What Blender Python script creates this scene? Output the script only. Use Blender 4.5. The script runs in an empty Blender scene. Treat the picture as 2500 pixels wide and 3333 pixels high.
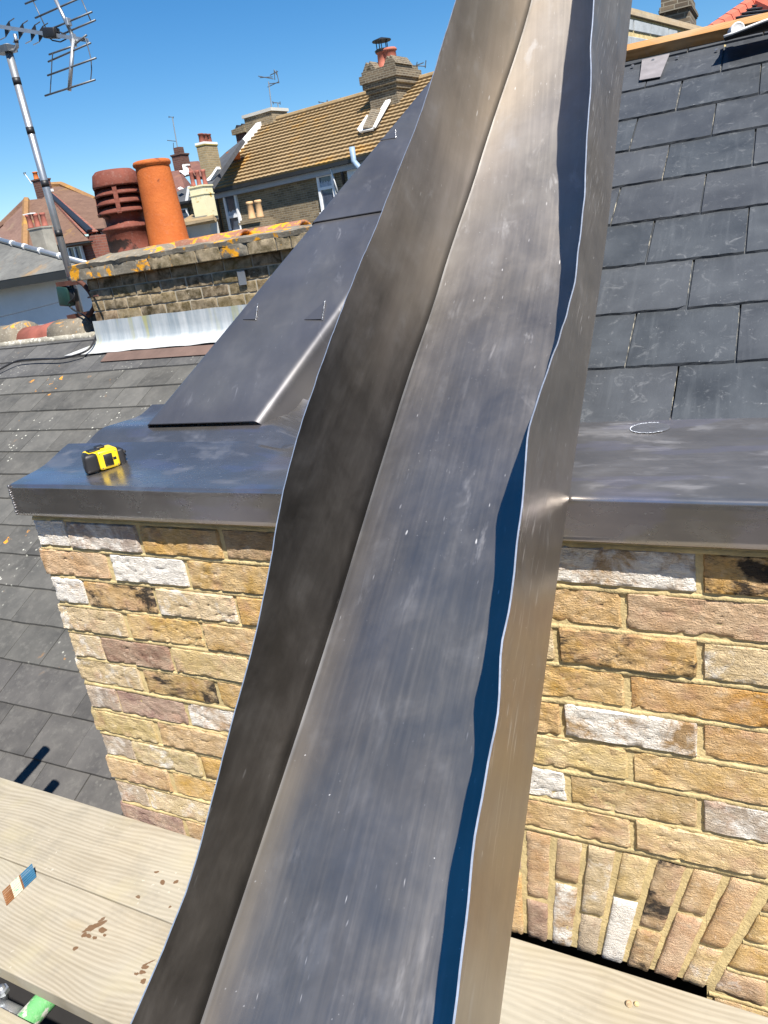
import bpy, bmesh, math, random
from mathutils import Vector, Matrix, noise as mn
random.seed(7)
R = math.radians
scene = bpy.context.scene

# ------------------------------------------------------------------ camera
CAM = Vector((1.563, -1.116, 0.5))
CR = Vector((0.888, 0.437, -0.142)).normalized()
CF = Vector((-0.458, 0.823, -0.336))
CF = (CF - CR * CF.dot(CR)).normalized()
CU = CR.cross(CF)
FPX = 2503.0
cam_data = bpy.data.cameras.new('camera')
cam = bpy.data.objects.new('camera', cam_data)
scene.collection.objects.link(cam)
mw = Matrix.Identity(4)
for i in range(3):
    mw[i][0] = CR[i]; mw[i][1] = CU[i]; mw[i][2] = -CF[i]; mw[i][3] = CAM[i]
cam.matrix_world = mw
cam_data.sensor_fit = 'HORIZONTAL'
cam_data.sensor_width = 36
cam_data.lens = 36 * FPX / 2500
cam_data.clip_start = 0.02
cam_data.clip_end = 2000
scene.camera = cam

# ------------------------------------------------------------------ world, sun, exposure
SUN = Vector((0.43, -0.38, 0.82)).normalized()
world = bpy.data.worlds.new('World')
scene.world = world
world.use_nodes = True
wnt = world.node_tree
wnt.nodes.clear()
sky = wnt.nodes.new('ShaderNodeTexSky')
sky.sky_type = 'NISHITA'
sky.sun_disc = False
sky.sun_elevation = math.asin(SUN.z)
sky.sun_rotation = math.atan2(SUN.x, SUN.y)
sky.air_density = 1.0
sky.dust_density = 0.0
sky.ozone_density = 4.2
bg = wnt.nodes.new('ShaderNodeBackground')
bg.inputs['Strength'].default_value = 0.070
wo = wnt.nodes.new('ShaderNodeOutputWorld')
hsv = wnt.nodes.new('ShaderNodeHueSaturation')
hsv.inputs['Saturation'].default_value = 1.32
wnt.links.new(sky.outputs[0], hsv.inputs['Color'])
wnt.links.new(hsv.outputs[0], bg.inputs[0])
wnt.links.new(bg.outputs[0], wo.inputs[0])
sd = bpy.data.lights.new('sun', 'SUN')
sd.energy = 5.0
sd.angle = R(0.53)
sd.color = (1.0, 0.94, 0.85)
so = bpy.data.objects.new('sun', sd)
scene.collection.objects.link(so)
so.location = SUN * 30
so.rotation_euler = SUN.to_track_quat('Z', 'Y').to_euler()
vs = scene.view_settings
vs.view_transform = 'Standard'
vs.look = 'None'
vs.gamma = 1.0
vs.exposure = 0.95

# ------------------------------------------------------------------ helpers
COL = scene.collection


def ray(u, v):
    return CF + CR * ((u - 1250) / FPX) - CU * ((v - 1666.5) / FPX)


def onplane(q, n, d):
    r = ray(*q)
    return CAM + r * ((d - n.dot(CAM)) / n.dot(r))


def onY(q, y): return onplane(q, Vector((0, 1, 0)), y)
def onZ(q, z): return onplane(q, Vector((0, 0, 1)), z)
def dsp(x, y): return (x * 1.507, y * 1.507)
def c1(x, y): return (x * .2411, 540 + y * .2411)
def c2(x, y): return (480 + x * .2411, 420 + y * .2411)
def c3(x, y): return (600 + x * .5124, 150 + y * .5124)
def c4(x, y): return (2050 + x * .2713, y * .2713)
def ca(x, y): return (x * .205, y * .205)


def interp(x, tab):
    if x <= tab[0][0]: return tab[0][1]
    for (a, fa), (b, fb) in zip(tab, tab[1:]):
        if x <= b:
            k = (x - a) / (b - a)
            k = k * k * (3 - 2 * k)
            return fa + (fb - fa) * k
    return tab[-1][1]


def link(name, me, m=None, parent=None, smooth=False):
    o = bpy.data.objects.new(name, me)
    COL.objects.link(o)
    if m is not None and len(me.materials) == 0:
        for mm in (m if isinstance(m, (list, tuple)) else [m]): me.materials.append(mm)
    if smooth:
        for p in me.polygons: p.use_smooth = True
    if parent is not None: o.parent = parent
    return o


def bobj(name, bm, m=None, parent=None, smooth=False):
    me = bpy.data.meshes.new(name)
    bmesh.ops.recalc_face_normals(bm, faces=bm.faces)
    bm.to_mesh(me); bm.free()
    return link(name, me, m, parent, smooth)


def tag(o, label, cat, group=None, kind=None):
    o['label'] = label; o['category'] = cat
    if group: o['group'] = group
    if kind: o['kind'] = kind
    return o


def thing(name, label, cat, loc=(0, 0, 0), group=None):
    o = bpy.data.objects.new(name, None)
    o.empty_display_size = .05
    COL.objects.link(o)
    o.location = loc
    return tag(o, label, cat, group)


def keep(o, parent):
    """parent while staying put (parents are unrotated empties)"""
    o.parent = parent
    # a part's own mesh sits in world coordinates, so a sub-part needs no offset
    o.matrix_parent_inverse = Matrix.Translation(-Vector(parent.location)) if parent.type == 'EMPTY' else Matrix.Identity(4)
    return o


def box(bm, lo, hi):
    vs_ = [bm.verts.new((x, y, z)) for x in (lo[0], hi[0]) for y in (lo[1], hi[1]) for z in (lo[2], hi[2])]
    for f in ((0, 1, 3, 2), (4, 6, 7, 5), (0, 4, 5, 1), (2, 3, 7, 6), (0, 2, 6, 4), (1, 5, 7, 3)):
        bm.faces.new([vs_[i] for i in f])
    return vs_


def obox(bm, c, ax, ay, az):
    """oriented box from centre and three half-axis vectors"""
    c = Vector(c)
    vs_ = [bm.verts.new(c + ax * sx + ay * sy + az * sz) for sx in (-1, 1) for sy in (-1, 1) for sz in (-1, 1)]
    for f in ((0, 1, 3, 2), (4, 6, 7, 5), (0, 4, 5, 1), (2, 3, 7, 6), (0, 2, 6, 4), (1, 5, 7, 3)):
        bm.faces.new([vs_[i] for i in f])
    return vs_


def bevel(bm, r, seg=2):
    bmesh.ops.bevel(bm, geom=list(bm.edges), offset=r, segments=seg, profile=.5, affect='EDGES')


def tube(bm, pts, r, seg=10, cap=True):
    pts = [Vector(p) for p in pts]
    rs = r if isinstance(r, (list, tuple)) else [r] * len(pts)
    rings = []
    up = None
    for i, p in enumerate(pts):
        d = (pts[min(i + 1, len(pts) - 1)] - pts[max(i - 1, 0)]).normalized()
        if up is None:
            up = d.orthogonal().normalized()
        a = (up - d * up.dot(d)).normalized(); up = a
        b = d.cross(a)
        rings.append([bm.verts.new(p + (a * math.cos(t) + b * math.sin(t)) * rs[i]) for t in [2 * math.pi * k / seg for k in range(seg)]])
    for r0, r1 in zip(rings, rings[1:]):
        for k in range(seg):
            bm.faces.new((r0[k], r0[(k + 1) % seg], r1[(k + 1) % seg], r1[k]))
    if cap:
        bm.faces.new(rings[0][::-1]); bm.faces.new(rings[-1])


def lathe(bm, prof, c, seg=28, closed=True, sr=1.0, sz=1.0):
    c = Vector(c)
    prof = [(r * sr, z * sz) for r, z in prof]
    rings = [[bm.verts.new(c + Vector((r * math.cos(2 * math.pi * k / seg), r * math.sin(2 * math.pi * k / seg), z))) for k in range(seg)] for r, z in prof]
    for r0, r1 in zip(rings, rings[1:]):
        for k in range(seg):
            bm.faces.new((r0[k], r0[(k + 1) % seg], r1[(k + 1) % seg], r1[k]))
    if closed:
        bm.faces.new(rings[0][::-1]); bm.faces.new(rings[-1])


def slab(bm, pts, off):
    """prism: polygon pts extruded by vector off"""
    off = Vector(off)
    a = [bm.verts.new(p) for p in pts]; b = [bm.verts.new(Vector(p) + off) for p in pts]
    bm.faces.new(a); bm.faces.new(b[::-1])
    n = len(pts)
    for i in range(n): bm.faces.new((a[i], b[i], b[(i + 1) % n], a[(i + 1) % n]))


def slab_obj(name, pts, off, m, parent):
    bm = bmesh.new(); slab(bm, pts, off)
    return bobj(name, bm, m, parent)


def gridmesh(name, P, uv, m, parent=None, thick=0, smooth=True, offset=-1):
    """surface from a matrix of points, uv(i,j)->(u,v) in metres"""
    nr, nc = len(P), len(P[0])
    me = bpy.data.meshes.new(name)
    me.from_pydata([tuple(p) for row in P for p in row], [], [(i * nc + j, i * nc + j + 1, (i + 1) * nc + j + 1, (i + 1) * nc + j) for i in range(nr - 1) for j in range(nc - 1)])
    ul = me.uv_layers.new(name='UVMap')
    for lp in me.loops:
        i, j = divmod(lp.vertex_index, nc)
        ul.data[lp.index].uv = uv(i, j)
    o = link(name, me, m, parent, smooth)
    if thick:
        md = o.modifiers.new('thickness', 'SOLIDIFY'); md.thickness = thick; md.offset = offset; md.use_rim = True
        es = o.modifiers.new('sharp_rim', 'EDGE_SPLIT'); es.split_angle = R(50)
    return o


# ------------------------------------------------------------------ materials
def new_mat(name):
    m = bpy.data.materials.new(name); m.use_nodes = True
    nt = m.node_tree
    return m, nt, nt.nodes['Principled BSDF']


class G:
    """small node-graph helper"""
    def __init__(s, nt): s.nt = nt
    def n(s, t, **k):
        x = s.nt.nodes.new(t)
        for a, b in k.items(): setattr(x, a, b)
        return x
    def l(s, a, b): s.nt.links.new(a, b)
    def val(s, sock, v):
        if hasattr(v, 'is_linked') or isinstance(v, bpy.types.NodeSocket): s.l(v, sock)
        else: sock.default_value = v
    def coord(s, kind='Object'): return s.n('ShaderNodeTexCoord').outputs[kind]
    def map(s, vec, scale=(1, 1, 1), loc=(0, 0, 0), rot=(0, 0, 0)):
        x = s.n('ShaderNodeMapping'); s.l(vec, x.inputs[0])
        x.inputs['Scale'].default_value = scale; x.inputs['Rotation'].default_value = rot
        s.val(x.inputs['Location'], loc)
        return x.outputs[0]
    def noise(s, vec, scale, detail=4, rough=.55, dist=0, out='Fac'):
        x = s.n('ShaderNodeTexNoise'); s.l(vec, x.inputs['Vector'])
        x.inputs['Scale'].default_value = scale; x.inputs['Detail'].default_value = detail
        x.inputs['Roughness'].default_value = rough; x.inputs['Distortion'].default_value = dist
        return x.outputs[0 if out == 'Fac' else 1]
    def vor(s, vec, scale, feature='F1', out='Distance'):
        x = s.n('ShaderNodeTexVoronoi', feature=feature); s.l(vec, x.inputs['Vector']); x.inputs['Scale'].default_value = scale
        return x.outputs[out]
    def ramp(s, fac, stops, interp='LINEAR'):
        x = s.n('ShaderNodeValToRGB'); s.l(fac, x.inputs[0]); cr = x.color_ramp; cr.interpolation = interp
        while len(cr.elements) < len(stops): cr.elements.new(.5)
        for e, (p, c) in zip(cr.elements, stops):
            e.position = p; e.color = (c, c, c, 1) if isinstance(c, (int, float)) else (*c, 1)
        return x.outputs[0]
    def mix(s, fac, a, b, mode='MIX'):
        x = s.n('ShaderNodeMix', data_type='RGBA', blend_type=mode)
        s.val(x.inputs[0], fac)
        for sock, v in ((x.inputs[6], a), (x.inputs[7], b)):
            if isinstance(v, tuple): sock.default_value = (*v[:3], 1)
            else: s.l(v, sock)
        return x.outputs[2]
    def math(s, op, a, b=0.0, clamp=False):
        x = s.n('ShaderNodeMath', operation=op, use_clamp=clamp)
        s.val(x.inputs[0], a); s.val(x.inputs[1], b)
        return x.outputs[0]
    def rng(s, v, a, b, c=0.0, d=1.0):
        x = s.n('ShaderNodeMapRange'); s.l(v, x.inputs[0])
        for i, w in enumerate((a, b, c, d)): x.inputs[i + 1].default_value = w
        return x.outputs[0]
    def bump(s, h, strength, dist, bsdf, prev=None):
        x = s.n('ShaderNodeBump'); s.l(h, x.inputs['Height'])
        x.inputs['Strength'].default_value = strength; x.inputs['Distance'].default_value = dist
        if prev is not None: s.l(prev, x.inputs['Normal'])
        if bsdf is not None: s.l(x.outputs[0], bsdf.inputs['Normal'])
        return x.outputs[0]
    def objrand(s):
        x = s.n('ShaderNodeObjectInfo'); return x.outputs['Random']
    def objvec(s, vec):
        """object coordinates moved by a per-object random amount"""
        x = s.n('ShaderNodeObjectInfo')
        c = s.n('ShaderNodeCombineXYZ')
        r = s.math('MULTIPLY', x.outputs['Random'], 37.0)
        s.l(r, c.inputs[0]); s.l(s.math('MULTIPLY', r, 1.7), c.inputs[1]); s.l(s.math('MULTIPLY', r, 2.3), c.inputs[2])
        a = s.n('ShaderNodeVectorMath', operation='ADD'); s.l(vec, a.inputs[0]); s.l(c.outputs[0], a.inputs[1])
        return a.outputs[0]


def lead_mat(name, rough=.36, col=(.36, .365, .385), grain=1.0, aniso=.0, smear=1.0, gx=90.0, scuffed=False, bmp=1.0, metal=.92):
    m, nt, b = new_mat(name); g = G(nt)
    uv = g.coord('UV')
    long_ = g.map(uv, (2.2, gx, 1))
    st = g.noise(long_, 1.0, 3, .6)
    st2 = g.noise(g.map(uv, (4, gx * 2.4, 1)), 1.0, 3, .5)
    cloud = g.noise(uv, 4.2, 4, .6, .5)
    cloud2 = g.noise(g.map(uv, (.8, 1.3, 1), (3, 7, 0)), 12, 4, .62, .35)
    c = g.mix(g.rng(cloud, .3, .75), tuple(x * .80 for x in col), tuple(min(1, x * 1.12) for x in col))
    c = g.mix(g.math('MULTIPLY', g.rng(st, .38, .70), .24 * grain), c, tuple(x * .58 for x in col))
    c = g.mix(g.math('MULTIPLY', g.rng(st2, .52, .75), .14 * grain), c, tuple(min(1, x * 1.5) for x in col))
    c = g.mix(g.math('MULTIPLY', g.rng(cloud2, .56, .76), .35 * smear), c, (.46, .46, .465))
    c = g.mix(g.math('MULTIPLY', g.rng(g.noise(uv, 1.6, 2), .45, .62), .30), c, (.26, .27, .31))
    c = g.mix(g.math('MULTIPLY', g.rng(g.noise(g.map(uv, (1, 1, 1), (9, 2, 0)), 2.3, 2), .52, .66), .3), c, (.38, .36, .31))
    hs_ = g.math('MULTIPLY', g.rng(g.noise(g.map(uv, (9, 26, 1), (0, 3, 0), (0, 0, .7)), 1.0, 4, .65, .6), .60, .70), g.rng(g.noise(uv, 3.4, 2), .46, .62))
    c = g.mix(g.math('MULTIPLY', hs_, .45), c, (.52, .52, .53))
    sm1 = g.rng(g.noise(g.map(uv, (1, 1, 1), (5, 1, 0)), 6.5, 5, .65, .6), .42, .72)
    c = g.mix(g.math('MULTIPLY', sm1, .30 * min(1.0, smear)), c, tuple(x * .55 for x in col))
    ox = None
    if scuffed is True:     # pale oxide wiped into patches with clear edges
        ox = g.rng(g.noise(g.map(uv, (5.0, 10, 1), (2, 1, 0), (0, 0, .25)), 1.0, 4, .62, .3), .54, .62)
        ox = g.math('MULTIPLY', ox, g.rng(st, .25, .55, .35, 1))
        so_ = g.n('ShaderNodeSeparateXYZ'); g.l(uv, so_.inputs[0])
        ox = g.math('MULTIPLY', ox, g.rng(so_.outputs[1], .095, .115))
        c = g.mix(g.math('MULTIPLY', ox, .22), c, (.60, .61, .64))
        c = g.mix(g.math('MULTIPLY', g.rng(g.noise(g.map(uv, (4, 11, 1), (9, 4, 0)), 1.0, 3, .55), .55, .6), .4), c, (.36, .35, .44))
    # fine pale scratches and specks
    sc = g.noise(g.map(uv, (26, 190, 1), (1, 5, 0), (0, 0, .2)), 1.0, 2, .4)
    sp = g.noise(uv, 210, 1, .4)
    scm = g.math('MULTIPLY', g.rng(sc, .74, .79), g.rng(g.noise(uv, 5, 2), .42, .6))
    spm = g.math('MULTIPLY', g.rng(sp, .75, .80), g.rng(g.noise(g.map(uv, (1, 1, 1), (4, 4, 0)), 7, 3), .46, .62))
    sc2 = g.noise(g.map(uv, (34, 150, 1), (7, 2, 0), (0, 0, -.5)), 1.0, 1, .3)
    scm = g.math('MAXIMUM', scm, g.math('MULTIPLY', g.rng(sc2, .755, .80), g.rng(g.noise(g.map(uv, (1, 1, 1), (2, 9, 0)), 4, 2), .45, .6)))
    if scuffed == 2:    # rows of nicks across the sheet and dashes along the outside
        sx3 = g.n('ShaderNodeSeparateXYZ'); g.l(uv, sx3.inputs[0])
        ds = g.math('MULTIPLY', g.math('MULTIPLY', g.rng(g.noise(g.map(uv, (16, 240, 1)), 1.0, 1, .3), .64, .72), .55), g.rng(sx3.outputs[1], .03, .05))
        ds = g.math('MULTIPLY', ds, g.rng(g.noise(uv, 5, 2), .40, .6))
        scm = g.math('MAXIMUM', scm, ds)
    mk = g.math('MULTIPLY', g.math('MAXIMUM', scm, spm), .9 * min(1.0, grain * 1.4))
    c = g.mix(mk, c, (.72, .72, .72))
    if scuffed == 2:  # pale wear and dirt at the fold, highlight and crease shade painted in
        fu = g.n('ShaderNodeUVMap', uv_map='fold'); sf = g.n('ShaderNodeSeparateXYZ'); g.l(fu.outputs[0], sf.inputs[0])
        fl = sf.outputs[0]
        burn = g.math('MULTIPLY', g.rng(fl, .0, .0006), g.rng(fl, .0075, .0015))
        fold_dark = g.math('MULTIPLY', g.rng(fl, .0, -.0008), g.rng(fl, -.020, -.004))
    if scuffed == 2:    # inner left upstand coloured darker, paling towards the upper end
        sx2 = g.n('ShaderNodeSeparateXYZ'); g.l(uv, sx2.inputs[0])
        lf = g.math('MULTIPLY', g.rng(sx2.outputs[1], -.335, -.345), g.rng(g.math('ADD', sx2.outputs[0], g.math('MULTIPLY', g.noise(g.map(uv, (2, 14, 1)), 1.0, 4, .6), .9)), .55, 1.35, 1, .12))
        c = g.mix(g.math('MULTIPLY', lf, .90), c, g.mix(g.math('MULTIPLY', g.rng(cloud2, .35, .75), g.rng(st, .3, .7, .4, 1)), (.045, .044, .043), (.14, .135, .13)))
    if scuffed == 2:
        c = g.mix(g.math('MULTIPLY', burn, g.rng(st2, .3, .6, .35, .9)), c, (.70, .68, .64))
        c = g.mix(g.math('MULTIPLY', fold_dark, .85), c, (.018, .017, .016))
    g.l(c, b.inputs['Base Color'])
    b.inputs['Metallic'].default_value = metal
    rr = g.math('ADD', g.math('MULTIPLY', g.rng(cloud2, .3, .75), .13), rough - .06)
    rr = g.math('ADD', rr, g.math('MULTIPLY', g.rng(st2, .3, .7), .05 * grain))
    rr = g.math('ADD', rr, g.math('MULTIPLY', hs_, .12))
    rr = g.math('ADD', rr, g.math('MULTIPLY', mk, .3), True)
    if scuffed == 2:    # upper half of the tray handled and rubbed dull
        sx = g.n('ShaderNodeSeparateXYZ'); g.l(uv, sx.inputs[0])
        tw = g.math('ADD', sx.outputs[0], g.math('MULTIPLY', g.math('SUBTRACT', cloud, .5), .5))
        rr = g.math('ADD', rr, g.rng(tw, .05, 1.15, 0, .20), True)
    elif scuffed:     # right-hand length has been rubbed with patination oil: duller
        sx = g.n('ShaderNodeSeparateXYZ'); g.l(uv, sx.inputs[0])
        rr = g.math('ADD', rr, g.math('MULTIPLY', g.rng(sx.outputs[0], .8, 1.3, 0, .18), g.rng(sx.outputs[1], .080, .090)), True)
    if ox is not None: rr = g.math('ADD', rr, g.math('MULTIPLY', ox, .16), True)
    g.l(rr, b.inputs['Roughness'])
    if aniso:
        b.inputs['Anisotropic'].default_value = aniso
        tg = g.n('ShaderNodeTangent', direction_type='UV_MAP', uv_map='UVMap')
        g.l(tg.outputs[0], b.inputs['Tangent'])
    h = g.math('ADD', g.math('MULTIPLY', st2, .25 * grain), g.math('MULTIPLY', cloud, .9))
    n1 = g.bump(g.noise(uv, 3.2, 2, .5, .4), .25 * bmp, .010, None)
    g.bump(h, .09 * bmp, .004, b, n1)
    return m


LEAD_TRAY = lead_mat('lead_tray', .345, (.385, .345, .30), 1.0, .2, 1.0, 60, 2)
LEAD_LEDGE = lead_mat('lead_ledge', .25, (.36, .34, .325), .45, 0, 1.6, 60, True, .8, .87)
LEAD_COPE = lead_mat('lead_coping', .38, (.195, .19, .197), .25, 0, .2, 40, False, .12, .76)


def simple(name, col, rough=.7, metal=0.0, nscale=6.0, var=.25, bump=.25, bscale=60.0, bdist=.002, spec=None):
    m, nt, b = new_mat(name); g = G(nt)
    v = g.objvec(g.coord())
    f = g.noise(v, nscale, 5, .6)
    c = g.mix(g.rng(f, .25, .75), tuple(x * (1 - var) for x in col), tuple(min(1, x * (1 + var)) for x in col))
    g.l(c, b.inputs['Base Color'])
    b.inputs['Roughness'].default_value = rough; b.inputs['Metallic'].default_value = metal
    if spec is not None: b.inputs['Specular IOR Level'].default_value = spec
    if bump: g.bump(g.noise(v, bscale, 4, .6), bump, bdist, b)
    return m


WELD = simple('weld_metal', (.62, .63, .65), .28, .9, 90, .3, .6, 160, .002)
CUT = simple('cut_lead_edge', (.62, .66, .72), .45, .8, 60, .25, .3, 90, .001)


def brick_mat(name, burnt=False, old=False):
    m, nt, b = new_mat(name); g = G(nt)
    oi = g.n('ShaderNodeObjectInfo')
    v = g.objvec(g.coord())
    base = oi.outputs['Color']
    f1 = g.noise(v, 14, 4, .65, .4)
    f2 = g.noise(v, 45, 4, .7)
    hs = g.n('ShaderNodeHueSaturation'); g.l(base, hs.inputs['Color'])
    hs.inputs['Saturation'].default_value = 1.12; hs.inputs['Value'].default_value = .78
    pale = g.mix(.48, base, (.70, .57, .40))
    c = g.mix(g.rng(f1, .35, .68), hs.outputs[0], pale)
    c = g.mix(g.math('MULTIPLY', g.rng(g.noise(v, 22, 4, .6), .52, .7), .5), c, (.47, .28, .20) if not old else (.16, .12, .07))
    c = g.mix(g.math('MULTIPLY', g.rng(f2, .56, .74), .45), c, (.74, .64, .50) if not old else (.45, .40, .30))
    # limewash / efflorescence, amount from object alpha
    wl = g.noise(v, 16, 6, .72, .35)
    thr = g.math('SUBTRACT', .86, g.math('MULTIPLY', oi.outputs['Alpha'], .62))
    wf = g.math('MULTIPLY', g.math('SUBTRACT', wl, thr), 7.0, True)
    wf = g.math('MULTIPLY', wf, g.rng(f2, .2, .5, .65, 1))
    c = g.mix(wf, c, (.80, .76, .70) if not old else (.5, .48, .42))
    if burnt:
        bf = g.rng(g.noise(g.map(v, (1, 1, 2.2)), 9, 5, .7, .5), .50, .60)
        c = g.mix(g.math('MULTIPLY', bf, .93), c, (.022, .022, .024))
    # crease lines (sand creased clay): thin folds along the brick, their shade painted dark
    ms = g.n('ShaderNodeTexNoise', noise_type='RIDGED_MULTIFRACTAL')
    g.l(g.map(v, (9, 9, 30), (0, 0, 0), (0, .14, 0)), ms.inputs['Vector'])
    ms.inputs['Scale'].default_value = 1.0; ms.inputs['Detail'].default_value = 4; ms.inputs['Roughness'].default_value = .55
    ms.inputs['Distortion'].default_value = .9
    cr = g.rng(ms.outputs[0], .66, .98)
    c = g.mix(g.math('MULTIPLY', cr, .50 if not old else .15), c, (.16, .09, .045))
    g.l(c, b.inputs['Base Color'])
    b.inputs['Roughness'].default_value = .93
    b.inputs['Specular IOR Level'].default_value = .15
    h1 = g.noise(g.map(v, (75, 75, 190), (0, 0, 0), (0, .12, 0)), 1.0, 5, .62, 1.1)
    h2 = g.noise(v, 420, 3, .6)
    hh = g.math('ADD', g.math('MULTIPLY', h1, 1.0), g.math('MULTIPLY', h2, .45))
    hh = g.math('SUBTRACT', hh, g.math('MULTIPLY', cr, 1.7))
    g.bump(hh, 1.0, .0072 if not old else .005, b)
    return m


BRICK = brick_mat('stock_brick')
BRICK_BURNT = brick_mat('stock_brick_burnt', True)
BRICK_OLD = brick_mat('old_chimney_brick', False, True)
MORTAR = simple('yellow_mortar', (.54, .43, .225), .95, 0, 24, .3, .8, 200, .003, .1)
MORTAR_OLD = simple('old_mortar', (.40, .36, .28), .95, 0, 20, .3, .5, 120, .003, .1)


def slate_mat(name, col=(.040, .047, .056)):
    m, nt, b = new_mat(name); g = G(nt)
    v = g.objvec(g.coord())
    f = g.noise(v, 7, 5, .6, .4)
    c = g.mix(g.rng(f, .3, .72), tuple(x * .72 for x in col), tuple(x * 1.35 for x in col))
    streak = g.noise(g.map(v, (70, 5, 5), (0, 0, 0), (0, 0, .12)), 1.0, 4, .6)
    c = g.mix(g.math('MULTIPLY', g.rng(streak, .55, .80), .16), c, (.20, .215, .23))
    scuff = g.math('MULTIPLY', g.rng(g.noise(v, 34, 5, .75, .9), .57, .74), .42)
    c = g.mix(scuff, c, (.26, .27, .28))
    sp = g.math('MULTIPLY', g.rng(g.noise(v, 190, 2, .5), .74, .80), g.rng(g.noise(v, 11, 2), .42, .6))
    c = g.mix(g.math('MULTIPLY', sp, .8), c, (.55, .56, .55))
    c = g.mix(g.math('MULTIPLY', g.objrand(), .55), c, g.mix(.5, c, (.085, .085, .095)))
    g.l(c, b.inputs['Base Color'])
    b.inputs['Specular IOR Level'].default_value = .45
    g.l(g.rng(f, .3, .7, .42, .62), b.inputs['Roughness'])
    hh = g.math('ADD', g.noise(g.map(v, (30, 9, 9)), 1.0, 5, .6), g.math('MULTIPLY', g.noise(v, 120, 3), .3))
    g.bump(hh, .30, .003, b)
    return m


SLATE = slate_mat('welsh_slate')
m_, nt_, b_ = new_mat('dusty_slate_edge'); g_ = G(nt_)
v_ = g_.objvec(g_.coord())
g_.l(g_.mix(g_.math('MULTIPLY', g_.rng(g_.noise(v_, 75, 4, .7), .46, .58), g_.rng(g_.noise(v_, 9, 2), .46, .56)), (.04, .045, .05), (.80, .74, .58)), b_.inputs['Base Color'])
b_.inputs['Roughness'].default_value = .9
SLATE_EDGE = m_


def tile_mat(name):
    m, nt, b = new_mat(name); g = G(nt)
    oi = g.n('ShaderNodeObjectInfo')
    v = g.objvec(g.coord()); w = g.coord()
    geo = g.n('ShaderNodeNewGeometry').outputs['Position']
    base = oi.outputs['Color']
    f = g.noise(v, 5, 6, .65, .3)
    c = g.mix(g.rng(f, .3, .72), g.mix(.35, base, (.03, .03, .03)), g.mix(.3, base, (.22, .21, .19)))
    f2 = g.noise(v, 26, 6, .72)
    c = g.mix(g.math('MULTIPLY', g.rng(f2, .52, .70), .4), c, (.17, .165, .15))
    vo = g.vor(geo, 26)
    spots = g.math('MULTIPLY', g.rng(vo, .20, .12), g.rng(g.noise(geo, 2.2, 3, .6), .52, .64))
    c = g.mix(g.math('MULTIPLY', spots, g.math('MULTIPLY', oi.outputs['Alpha'], .85)), c, (.62, .62, .54))
    of = g.math('MULTIPLY', g.rng(g.noise(geo, 15, 4, .6), .64, .68), g.rng(g.noise(g.map(geo, (1, 1, 1), (5, 2, 1)), 1.3, 2), .56, .64))
    c = g.mix(g.math('MULTIPLY', of, oi.outputs['Alpha']), c, (.62, .27, .03))
    g.l(c, b.inputs['Base Color']); b.inputs['Roughness'].default_value = .82
    b.inputs['Specular IOR Level'].default_value = .3
    g.bump(g.noise(v, 90, 4, .65), .35, .003, b)
    return m


TILE = tile_mat('cement_slate')


def lichen_mat(name, base, var, lich=(.62, .27, .02), amount=.5, white=.3, rough=.9, scale=9):
    m, nt, b = new_mat(name); g = G(nt)
    v = g.coord()
    geo = g.n('ShaderNodeNewGeometry').outputs['Position']
    c = g.mix(g.rng(g.noise(geo, 6, 6, .68), .3, .7), base, var)
    c = g.mix(g.math('MULTIPLY', g.rng(g.noise(geo, 38, 5, .7), .55, .7), white), c, (.55, .54, .48))
    lf = g.rng(g.noise(geo, scale, 5, .62, .5), .66 - .2 * amount, .70 - .2 * amount)
    lc = g.mix(g.rng(g.noise(geo, 40, 3), .35, .65), lich, tuple(min(1, x * 1.25) for x in lich))
    c = g.mix(lf, c, lc)
    g.l(c, b.inputs['Base Color']); b.inputs['Roughness'].default_value = rough
    b.inputs['Specular IOR Level'].default_value = .2
    g.bump(g.noise(geo, 70, 5, .7), .6, .006, b)
    return m


FLAUNCH = lichen_mat('lichened_flaunching', (.13, .115, .09), (.25, .225, .18), (.60, .28, .02), .60, .35, .95, 7)
RIDGE_TILE = lichen_mat('lichened_clay', (.22, .095, .065), (.34, .19, .125), (.62, .27, .02), .66, .3, .9, 10)
RIDGE_CEM = lichen_mat('old_ridge_tile', (.15, .13, .10), (.25, .22, .17), (.58, .27, .04), .30, .55, .95, 9)
BEDDING = lichen_mat('ridge_bedding', (.20, .19, .16), (.38, .36, .30), (.5, .48, .42), .6, .7, .95, 30)
RED_POT = lichen_mat('dark_red_terracotta', (.13, .042, .030), (.215, .068, .046), (.022, .014, .012), .34, .10, .7, 4)
RED_RIDGE = simple('red_clay', (.27, .085, .06), .8, 0, 9, .35, .35, 60, .003)
ORANGE_POT = lichen_mat('orange_terracotta', (.40, .105, .028), (.52, .15, .038), (.20, .06, .025), .30, .05, .72, 5)
BUFF_POT = simple('buff_terracotta', (.52, .33, .17), .75, 0, 4, .2)
SOOT_SHADE = simple('soot_shade', (.012, .011, .011), .95, 0, 5, .3, 0)  # soot in flues; also paints the shade of the opening and louvre gaps


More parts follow.
